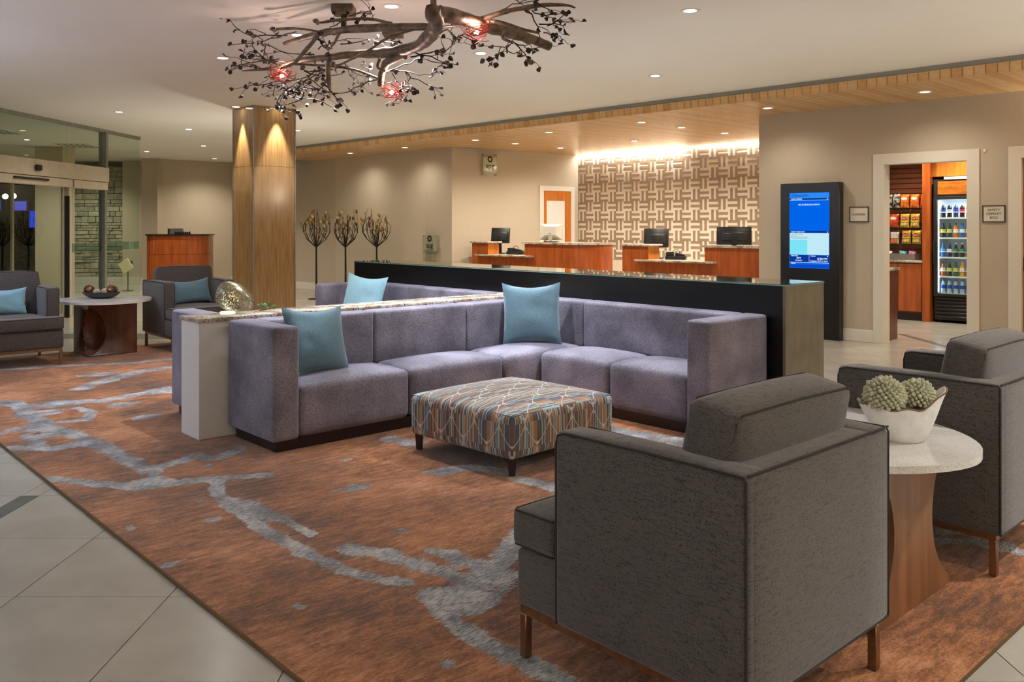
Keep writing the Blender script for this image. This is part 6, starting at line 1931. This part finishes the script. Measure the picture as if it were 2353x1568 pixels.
# wire baskets
def basket(label, z):
    e = thing('wire_basket', label, 'wire basket', W(0.42, 2.95, 0), WA, 'wire baskets on the slatted panel')
    for zz in (z, z + 0.09):
        t = nb(); tube(t, [(0.02, 0.37, zz), (0.02, 0.22, zz), (0.71, 0.22, zz), (0.71, 0.37, zz)], 0.003, 5); obj('rail', t, m_black, e)
    for k in range(15):
        x = 0.03 + 0.67 * k / 14
        t = nb(); tube(t, [(x, 0.22, z + 0.09), (x, 0.22, z), (x, 0.37, z)], 0.002, 4); obj('wire', t, m_black, e)
ZB = (1.735, 1.425, 1.165)
basket('top wire basket of snack bags', ZB[0]); basket('middle wire basket of snack bags', ZB[1]); basket('bottom wire basket of snack bags', ZB[2])
def bag_mesh(w, h, th, m):
    t = nb(); N = 10
    for side in (1, -1):
        g = [[None] * (N + 1) for _ in range(N + 1)]
        for i in range(N + 1):
            for j in range(N + 1):
                u, v = -1 + 2 * i / N, -1 + 2 * j / N
                pr = (max(0, 1 - abs(u) ** 3) * max(0, 1 - abs(v) ** 4)) ** 0.6
                g[i][j] = t.verts.new((u * w / 2 * (1 - 0.05 * (1 - v * v)), side * th / 2 * pr, h / 2 + v * h / 2))
        for i in range(N):
            for j in range(N):
                q = (g[i][j], g[i + 1][j], g[i + 1][j + 1], g[i][j + 1])
                t.faces.new(q if side < 0 else tuple(reversed(q)))
    bmesh.ops.remove_doubles(t, verts=t.verts[:], dist=1e-4)
    return mesh_of('bag', t, m, 80)
def foil(name, a, b_):
    return mat('foil_' + name, srgb(*a), srgb(*b_), rough=0.25, scale=26, metal=0.1, lo=0.42, hi=0.58, bump=0.3)
f_blk = foil('black', (24, 24, 24), (206, 204, 196)); f_org = foil('orange', (226, 104, 30), (240, 150, 60)); f_red = foil('red', (196, 50, 24), (230, 110, 40))
f_yel = foil('yellow', (214, 178, 44), (232, 204, 84)); f_wht = foil('white', (204, 198, 186), (226, 222, 212))
m_redlogo = mat('logo_red', srgb(176, 40, 36), rough=0.4); m_wtxt = mat('logo_white', srgb(236, 230, 220), rough=0.5); m_orglow = mat('carrot_orange', srgb(226, 110, 50), rough=0.5)
BAGS = {}
def snack(label, u, zi, f_, w=0.14, h=0.215, logo=None, group='snack bags in the wire baskets', lean=0.12, dd=0.285):
    e = thing('snack_bag', label, 'snack bag', W(0.42 + u, 2.95 + dd, ZB[zi] + 0.005), WA, group)
    key = (f_.name, w, h)
    if key not in BAGS:
        BAGS[key] = bag_mesh(w, h, 0.06, f_)
    o = obj('bag', BAGS[key], None, e); o.rotation_euler = (-lean, 0, 0)
    if logo == 'lays':
        t = nb(); lathe(t, [(0, 0), (0.05, 0.0), (0.052, 0.004), (0, 0.006)], 20, 0, 0, 1.0, 0.55)
        for v in t.verts:
            v.co = Vector((v.co.x, -0.031 - v.co.z * 0.6, h * 0.66 + v.co.y))
        obj('logo_oval', t, m_redlogo, o)
        lettering("Lay's", 0.045, m_wtxt, o, 0, -0.0365, h * 0.66)
        t = nb(); box(t, -w * 0.34, w * 0.34, -0.032, -0.026, h * 0.12, h * 0.34); obj('product_strip', t, foil('chip', (228, 206, 130), (190, 150, 60)), o)
    elif logo == 'strip':
        t = nb(); box(t, -w * 0.36, w * 0.36, -0.0325, -0.026, h * 0.10, h * 0.42); obj('product_strip', t, m_orglow, o)
    elif logo == 'mark':
        t = nb(); lathe(t, [(0, 0), (0.045, 0.0), (0.046, 0.004), (0, 0.006)], 16, 0, 0, 1.0, 0.5)
        for v in t.verts:
            v.co = Vector((v.co.x, -0.031 - v.co.z * 0.6, h * 0.66 + v.co.y))
        obj('logo_oval', t, m_wtxt, o)
    return e
snack('black and white foil snack bag at the left of the top basket', 0.11, 0, f_blk, 0.115)
snack('second black and white foil snack bag in the top basket', 0.230, 0, f_blk, 0.115, 0.225)
snack('orange foil snack bag in the middle of the top basket', 0.36, 0, f_org, logo='mark')
snack('orange foil snack bag right of its twin in the top basket', 0.51, 0, f_org, logo='mark')
snack('dark bag at the right end of the top basket', 0.64, 0, f_red, 0.09)
snack('red orange snack bag at the left of the middle basket', 0.195, 1, f_red, 0.15, logo='mark')
snack("yellow potato chip bag in the middle of the middle basket", 0.36, 1, f_yel, logo='lays')
snack("yellow potato chip bag at the right of the middle basket", 0.515, 1, f_yel, logo='lays')
snack('orange bag half hidden at the left of the bottom basket', 0.07, 2, f_org, 0.11, 0.19)
snack('white bag with orange strip in the bottom basket', 0.205, 2, f_wht, 0.14, 0.19, 'strip')
snack('yellow potato chip bag in the middle of the bottom basket', 0.385, 2, f_yel, logo='lays')
snack('yellow potato chip bag at the right of the bottom basket', 0.54, 2, f_yel, logo='lays', lean=0.05)
e = thing('grey_tray', 'grey woven tray of small packets on the stone counter', 'tray', W(0.42, 2.95, 0.922), WA)
t = nb()
box(t, 0.04, 0.60, 0.03, 0.33, 0, 0.012); box(t, 0.04, 0.60, 0.03, 0.042, 0.012, 0.10); box(t, 0.04, 0.60, 0.318, 0.33, 0.012, 0.10); box(t, 0.04, 0.052, 0.042, 0.318, 0.012, 0.10); box(t, 0.588, 0.60, 0.042, 0.318, 0.012, 0.10)
obj('tray', t, mat('grey_weave', srgb(130, 124, 114), srgb(104, 98, 90), rough=0.8, scale=90), e)
t = nb(); box(t, 0.27, 0.278, 0.042, 0.318, 0.012, 0.095); obj('tray_divider', t, MATS['grey_weave'], e)
for (u, lab, fm) in ((0.14, 'silver packet in the grey tray', f_wht), (0.36, 'turquoise packet in the grey tray', foil('turq', (40, 150, 180), (120, 200, 210))), (0.50, 'pink packet in the grey tray', foil('pink', (180, 70, 140), (220, 150, 190)))):
    e = thing('snack_packet', lab, 'packet', W(0.42 + u, 2.95 + 0.17, 0.936), WA + 0.2, 'packets in the grey tray')
    o = obj('packet', bag_mesh(0.11, 0.125, 0.05, fm), None, e); o.rotation_euler = (-0.25, 0.12, 0)
    t = nb(); box(t, -0.05, 0.05, -0.004, 0.004, 0.118, 0.128); obj('crimped_seal', t, fm, o)
# counter just inside the door
e = thing('sundries_counter', 'dark wood counter with granite top just inside the doorway', 'counter', W(0.45, 0.20, 0), WA)
t = nb(); box(t, 0.02, 1.17, 0.0, 0.40, 0.0, 0.885); obj('body', t, m_cherry_dk, e)
t = nb(); rbox(t, 0.0, 1.19, -0.01, 0.44, 0.885, 0.92, 0.004, 1); obj('stone_top', t, m_granite, e)
# drinks fridge
FU, FD, FW, FDP = 1.30, 2.95, 0.70, 0.58
e = thing('drinks_fridge', 'black glass-door drinks fridge with white lit shelves', 'fridge', W(FU, FD, 0), WA)
m_fr = mat('fridge_black', srgb(38, 38, 36), rough=0.4)
m_frw = mat('fridge_liner', srgb(226, 232, 234), rough=0.4)
t = nb()
box(t, 0, 0.04, 0.05, FDP, 0.42, 2.15); box(t, FW - 0.04, FW, 0.05, FDP, 0.42, 2.15); box(t, 0.04, FW - 0.04, FDP - 0.04, FDP, 0.42, 2.15)
box(t, 0.04, FW - 0.04, 0.05, FDP - 0.04, 1.86, 2.15); box(t, 0, FW, 0.05, FDP, 0.04, 0.42)
obj('cabinet', t, m_fr, e)
t = nb(); box(t, 0.041, 0.046, 0.06, FDP - 0.04, 0.42, 1.86); box(t, FW - 0.046, FW - 0.041, 0.06, FDP - 0.04, 0.42, 1.86); box(t, 0.046, FW - 0.046, FDP - 0.046, FDP - 0.04, 0.42, 1.86); box(t, 0.046, FW - 0.046, 0.06, FDP - 0.046, 1.85, 1.86)
obj('liner', t, m_frw, e)
t = nb(); rbox(t, 0.0, FW, 0.0, 0.045, 1.855, 1.90, 0.004, 1); rbox(t, 0.0, FW, 0.0, 0.045, 0.40, 0.44, 0.004, 1); rbox(t, 0.0, 0.055, 0.0, 0.045, 0.44, 1.855, 0.004, 1); rbox(t, FW - 0.055, FW, 0.0, 0.045, 0.44, 1.855, 0.004, 1)
door = obj('door_frame', t, m_fr, e)
t = nb(); box(t, 0.055, FW - 0.055, 0.018, 0.026, 0.44, 1.855); obj('door_glass', t, glass_mat('fridge_glass', (0.94, 0.97, 0.97, 1), 0.1), door)
t = nb(); tube(t, [(0.018, -0.002, 0.86), (0.018, -0.04, 0.88), (0.018, -0.04, 1.20), (0.018, -0.002, 1.22)], 0.009, 8); obj('door_handle', t, m_black, door)
t = nb(); rbox(t, 0.0, FW, 0.01, 0.05, 1.905, 2.15, 0.004, 1); obj('sign_box', t, m_fr, e)
t = nb(); box(t, 0.06, FW - 0.04, 0.005, 0.012, 1.925, 2.125); obj('sign_face', t, mat('orange_woodgrain', srgb(186, 112, 40), srgb(150, 84, 26), rough=0.3, scale=5, stretch=(1, 1, 5)), e)
t = nb(); box(t, 0.15, FW, 0.0, 0.2, 2.15, 2.19); obj('top_carton', t, mat('carton_white', srgb(204, 200, 184), rough=0.7), e)
for k in range(6):
    z = 0.075 + 0.055 * k
    t = nb(); rbox(t, 0.03, FW - 0.03, 0.02, 0.05, z, z + 0.032, 0.006, 1); obj('grille_slat', t, m_fr, e)
for (x, y) in ((0.06, 0.1), (FW - 0.06, 0.1), (0.06, FDP - 0.06), (FW - 0.06, FDP - 0.06)):
    t = nb(); lathe(t, [(0, 0), (0.02, 0), (0.02, 0.041), (0, 0.041)], 10, x, y); obj('foot', t, m_rubber, e)
SH = (1.575, 1.275, 0.98, 0.692, 0.437)
for z in SH:
    t = nb(); box(t, 0.047, FW - 0.047, 0.07, FDP - 0.05, z - 0.010, z); sh = obj('shelf', t, m_frw, e)
    t = nb(); box(t, 0.047, FW - 0.047, 0.062, 0.069, z - 0.016, z + 0.008); obj('price_strip', t, m_frw, sh)
    if z > 0.5:
        t = nb(); tube(t, [(0.05, 0.068, z + 0.085), (FW - 0.05, 0.068, z + 0.085)], 0.003, 5); obj('front_rail', t, m_frw, sh)
m_tube = emit_mat('fridge_tube', (0.82, 0.93, 1, 1), 9)
for x in (0.052, FW - 0.062):
    t = nb(); box(t, x, x + 0.010, 0.052, 0.062, 0.46, 1.83); obj('light_tube', t, m_tube, e)
ld = bpy.data.lights.new('fridge_lamp', 'AREA'); ld.shape = 'RECTANGLE'; ld.size = 0.5; ld.size_y = 0.05; ld.energy = 5; ld.color = (0.85, 0.93, 1)
lo = bpy.data.objects.new('fridge_lamp', ld); C.objects.link(lo); lo.parent = e; lo.location = (FW / 2, 0.10, 1.84)
def bottle_meshes(kind):
    if kind == 'water':
        pr = [(0, 0), (0.030, 0), (0.032, 0.01), (0.032, 0.12), (0.026, 0.15), (0.013, 0.185), (0.0125, 0.195), (0, 0.195)]
    elif kind == 'sport':
        pr = [(0, 0), (0.033, 0), (0.036, 0.01), (0.033, 0.05), (0.036, 0.08), (0.036, 0.14), (0.026, 0.175), (0.018, 0.19), (0, 0.19)]
    else:
        pr = [(0, 0), (0.030, 0), (0.034, 0.012), (0.031, 0.05), (0.035, 0.085), (0.034, 0.125), (0.022, 0.17), (0.013, 0.195), (0.0125, 0.205), (0, 0.205)]
    return pr
def liquid(name, c):
    return mat('drink_' + name, srgb(*c), rough=0.12, coat=0.5)
DR = {'cola': liquid('cola', (34, 18, 14)), 'green': liquid('green', (60, 110, 50)), 'dgreen': liquid('dgreen', (38, 66, 40)), 'orange': liquid('orange', (226, 110, 30)), 'blue': liquid('blue', (40, 110, 190)),
      'red': liquid('red', (206, 40, 56)), 'water': liquid('water', (176, 206, 226)), 'tea': liquid('tea', (190, 92, 34)), 'yellow': liquid('yellow', (226, 170, 50)), 'navy': liquid('navy', (30, 50, 110)), 'white': liquid('white', (226, 228, 230)), 'black': liquid('black', (26, 26, 28))}
LABEL = {k_: mat('band_' + k_, srgb(*c), rough=0.4) for k_, c in {'blue': (40, 80, 170), 'lime': (190, 200, 90), 'white': (226, 224, 216), 'yellow': (220, 190, 70), 'red': (200, 40, 40), 'green': (60, 130, 90), 'sky': (90, 160, 220)}.items()}
BM = {}
def bottle(label, shelf, k, kind, drink, band, cap, group, row=0):
    e = thing('drink_bottle', label, 'bottle', W(FU + 0.105 + 0.088 * k, FD + 0.115 + 0.10 * row, SH[shelf] + 0.001), WA, group)
    pr = bottle_meshes(kind)
    key = (kind, drink)
    if key not in BM:
        t = nb(); lathe(t, pr, 14); BM[key] = mesh_of('bottle_body', t, DR[drink])
    obj('bottle_body', BM[key], None, e)
    if band:
        key = (kind, 'band', band)
        if key not in BM:
            t = nb(); lathe(t, [(0.0345, 0.075), (0.0372, 0.078), (0.0372, 0.125), (0.0345, 0.128)], 14); BM[key] = mesh_of('label_band', t, LABEL[band])
        obj('label_band', BM[key], None, e)
    h = pr[-1][1]
    key = ('cap', cap, h)
    if key not in BM:
        t = nb(); lathe(t, [(0.016, h - 0.008), (0.0165, h - 0.006), (0.0165, h + 0.012), (0.014, h + 0.014), (0, h + 0.014)], 12); BM[key] = mesh_of('cap', t, DR[cap])
    obj('cap', BM[key], None, e)
names = ['first', 'second', 'third', 'fourth', 'fifth', 'sixth']
rows = [
    ('top', 'sport', [('cola', 'blue', 'blue', 'cola bottle with blue label'), ('cola', 'white', 'blue', 'cola bottle with pale label'), ('navy', 'blue', 'blue', 'navy bottle with blue label'), ('cola', 'red', 'white', 'dark bottle with red label'), ('red', 'white', 'red', 'tall red bottle'), ('red', 'white', 'red', 'rear red bottle')]),
    ('second', 'soda', [('black', 'yellow', 'black', 'black bottle with yellow label'), ('dgreen', 'lime', 'green', 'dark green bottle with lime label'), ('orange', 'white', 'green', 'orange soda bottle'), ('blue', 'white', 'blue', 'blue bottle with white label'), ('red', 'white', 'red', 'red bottle with white label'), ('red', 'white', 'blue', 'crimson bottle')]),
    ('third', 'soda', [('blue', 'sky', 'blue', 'clear blue water bottle'), ('navy', 'white', 'blue', 'navy bottle with orange cap band'), ('black', 'green', 'white', 'dark tea bottle with green label'), ('cola', 'green', 'white', 'brown bottle with green label'), ('black', 'green', 'white', 'black bottle with green label'), ('cola', 'green', 'orange', 'brown bottle')]),
    ('fourth', 'soda', [('tea', 'white', 'black', 'amber tea bottle'), ('dgreen', 'lime', 'green', 'green bottle with lime label'), ('green', 'yellow', 'green', 'bright green bottle'), ('yellow', 'white', 'yellow', 'yellow juice bottle'), ('orange', 'yellow', 'orange', 'orange juice bottle'), ('yellow', 'white', 'red', 'golden juice bottle')])]
for si, (nm, kind, lst) in enumerate(rows):
    for k, (dr, bd, cp, lab) in enumerate(lst):
        bottle('%s, %s from the left on the %s fridge shelf' % (lab, names[k], nm), si, k, kind, dr, bd, cp, 'bottles in the drinks fridge')
for k in range(6):
    bottle('clear water bottle with blue label, %s from the left on the bottom fridge shelf' % names[k], 4, k, 'water', 'water', 'blue', 'blue', 'water bottles on the bottom fridge shelf')

# ================================================================== ADDED WALL SCONCES behind the viewpoint (unseen fill uplights for the ceiling)
def sconce(x, y, rz, k=1.0, col=(1.0, 0.95, 0.87)):  # added fill lamp in the form of a sconce
    e = thing('added_sconce', 'added half-bowl fill uplight sconce on the lobby wall behind the viewpoint', 'added wall lamp', (x, y, 1.95), rz, 'added uplight sconces on the rear lobby walls')
    t = nb(); lathe(t, [(0.02, -0.12), (0.09, -0.10), (0.15, -0.02), (0.17, 0.06), (0.16, 0.06), (0.14, -0.01), (0.02, -0.10)], 20, 0, 0, 1.0, 0.6)
    for v in t.verts:
        v.co.y -= 0.105
    obj('bowl', t, mat('added_sconce_bowl', srgb(230, 222, 204), rough=0.5), e)
    t = nb(); box(t, -0.05, 0.05, -0.02, 0.0, -0.12, 0.06); obj('back_plate', t, m_alu, e)
    ld = bpy.data.lights.new('added_sconce_lamp', 'SPOT'); ld.energy = FILL_W * k; ld.color = col; ld.spot_size = math.radians(160); ld.spot_blend = 1.0; ld.shadow_soft_size = 0.08
    lo = bpy.data.objects.new('added_sconce_lamp', ld); C.objects.link(lo); lo.parent = e
    lo.location = (0, -0.11, 0.07); lo.rotation_euler = (math.pi + math.radians(-18), 0, 0)
for x in (-1.6, 1.8, 5.2):
    sconce(x, -3.99, math.pi, 0.9 if x > 5 else 0.45)
for y in (-1.5, 1.5, 4.5, 7.5):
    sconce(-7.09, y, math.pi / 2, 0.50, (0.50, 0.64, 1.0))
for u in (5.0, 7.2, 9.4):
    p = W(u, -0.005, 0); sconce(p.x, p.y, WA, 0.75)
# uplight cans added to brighten the ceiling: behind the console, behind the column and beside the seating
def added_uplight(label, x, y, k, col=(1.0, 0.96, 0.90)):
    e = thing('added_uplight', label, 'added floor lamp', (x, y, 0.001), 0)
    t = nb(); lathe(t, [(0, 0), (0.12, 0), (0.12, 0.012), (0.085, 0.02), (0.085, 0.27), (0.09, 0.28), (0.075, 0.28), (0.07, 0.20), (0, 0.20)], 24); obj('can', t, mat('added_uplight_can', srgb(50, 48, 46), rough=0.4), e)
    t = nb(); lathe(t, [(0, 0.205), (0.068, 0.205)], 20); obj('lens', t, m_lens, e)
    ld = bpy.data.lights.new('added_uplight_lamp', 'SPOT'); ld.energy = FILL_W * k; ld.color = col; ld.spot_size = math.radians(150); ld.spot_blend = 1.0; ld.shadow_soft_size = 0.08
    lo = bpy.data.objects.new('lamp', ld); C.objects.link(lo); lo.parent = e; lo.location = (0, 0, 0.285); lo.rotation_euler = (math.pi, 0, 0)
added_uplight('added black uplight can on the floor behind the wooden column', -3.86, 13.25, 0.12)
added_uplight('added black uplight can on the floor beside the left lobby wall', -6.4, 6.0, 0.25, (0.62, 0.74, 1.0))
added_uplight('added black uplight can on the floor beyond the right armchair', 6.3, 5.2, 0.30)
p = R(6.75, 4.3); added_uplight('added black uplight can behind the right half of the console', p.x, p.y, 0.03)
p = R(6.75, 7.4); added_uplight('added black uplight can behind the left half of the console', p.x, p.y, 0.03)
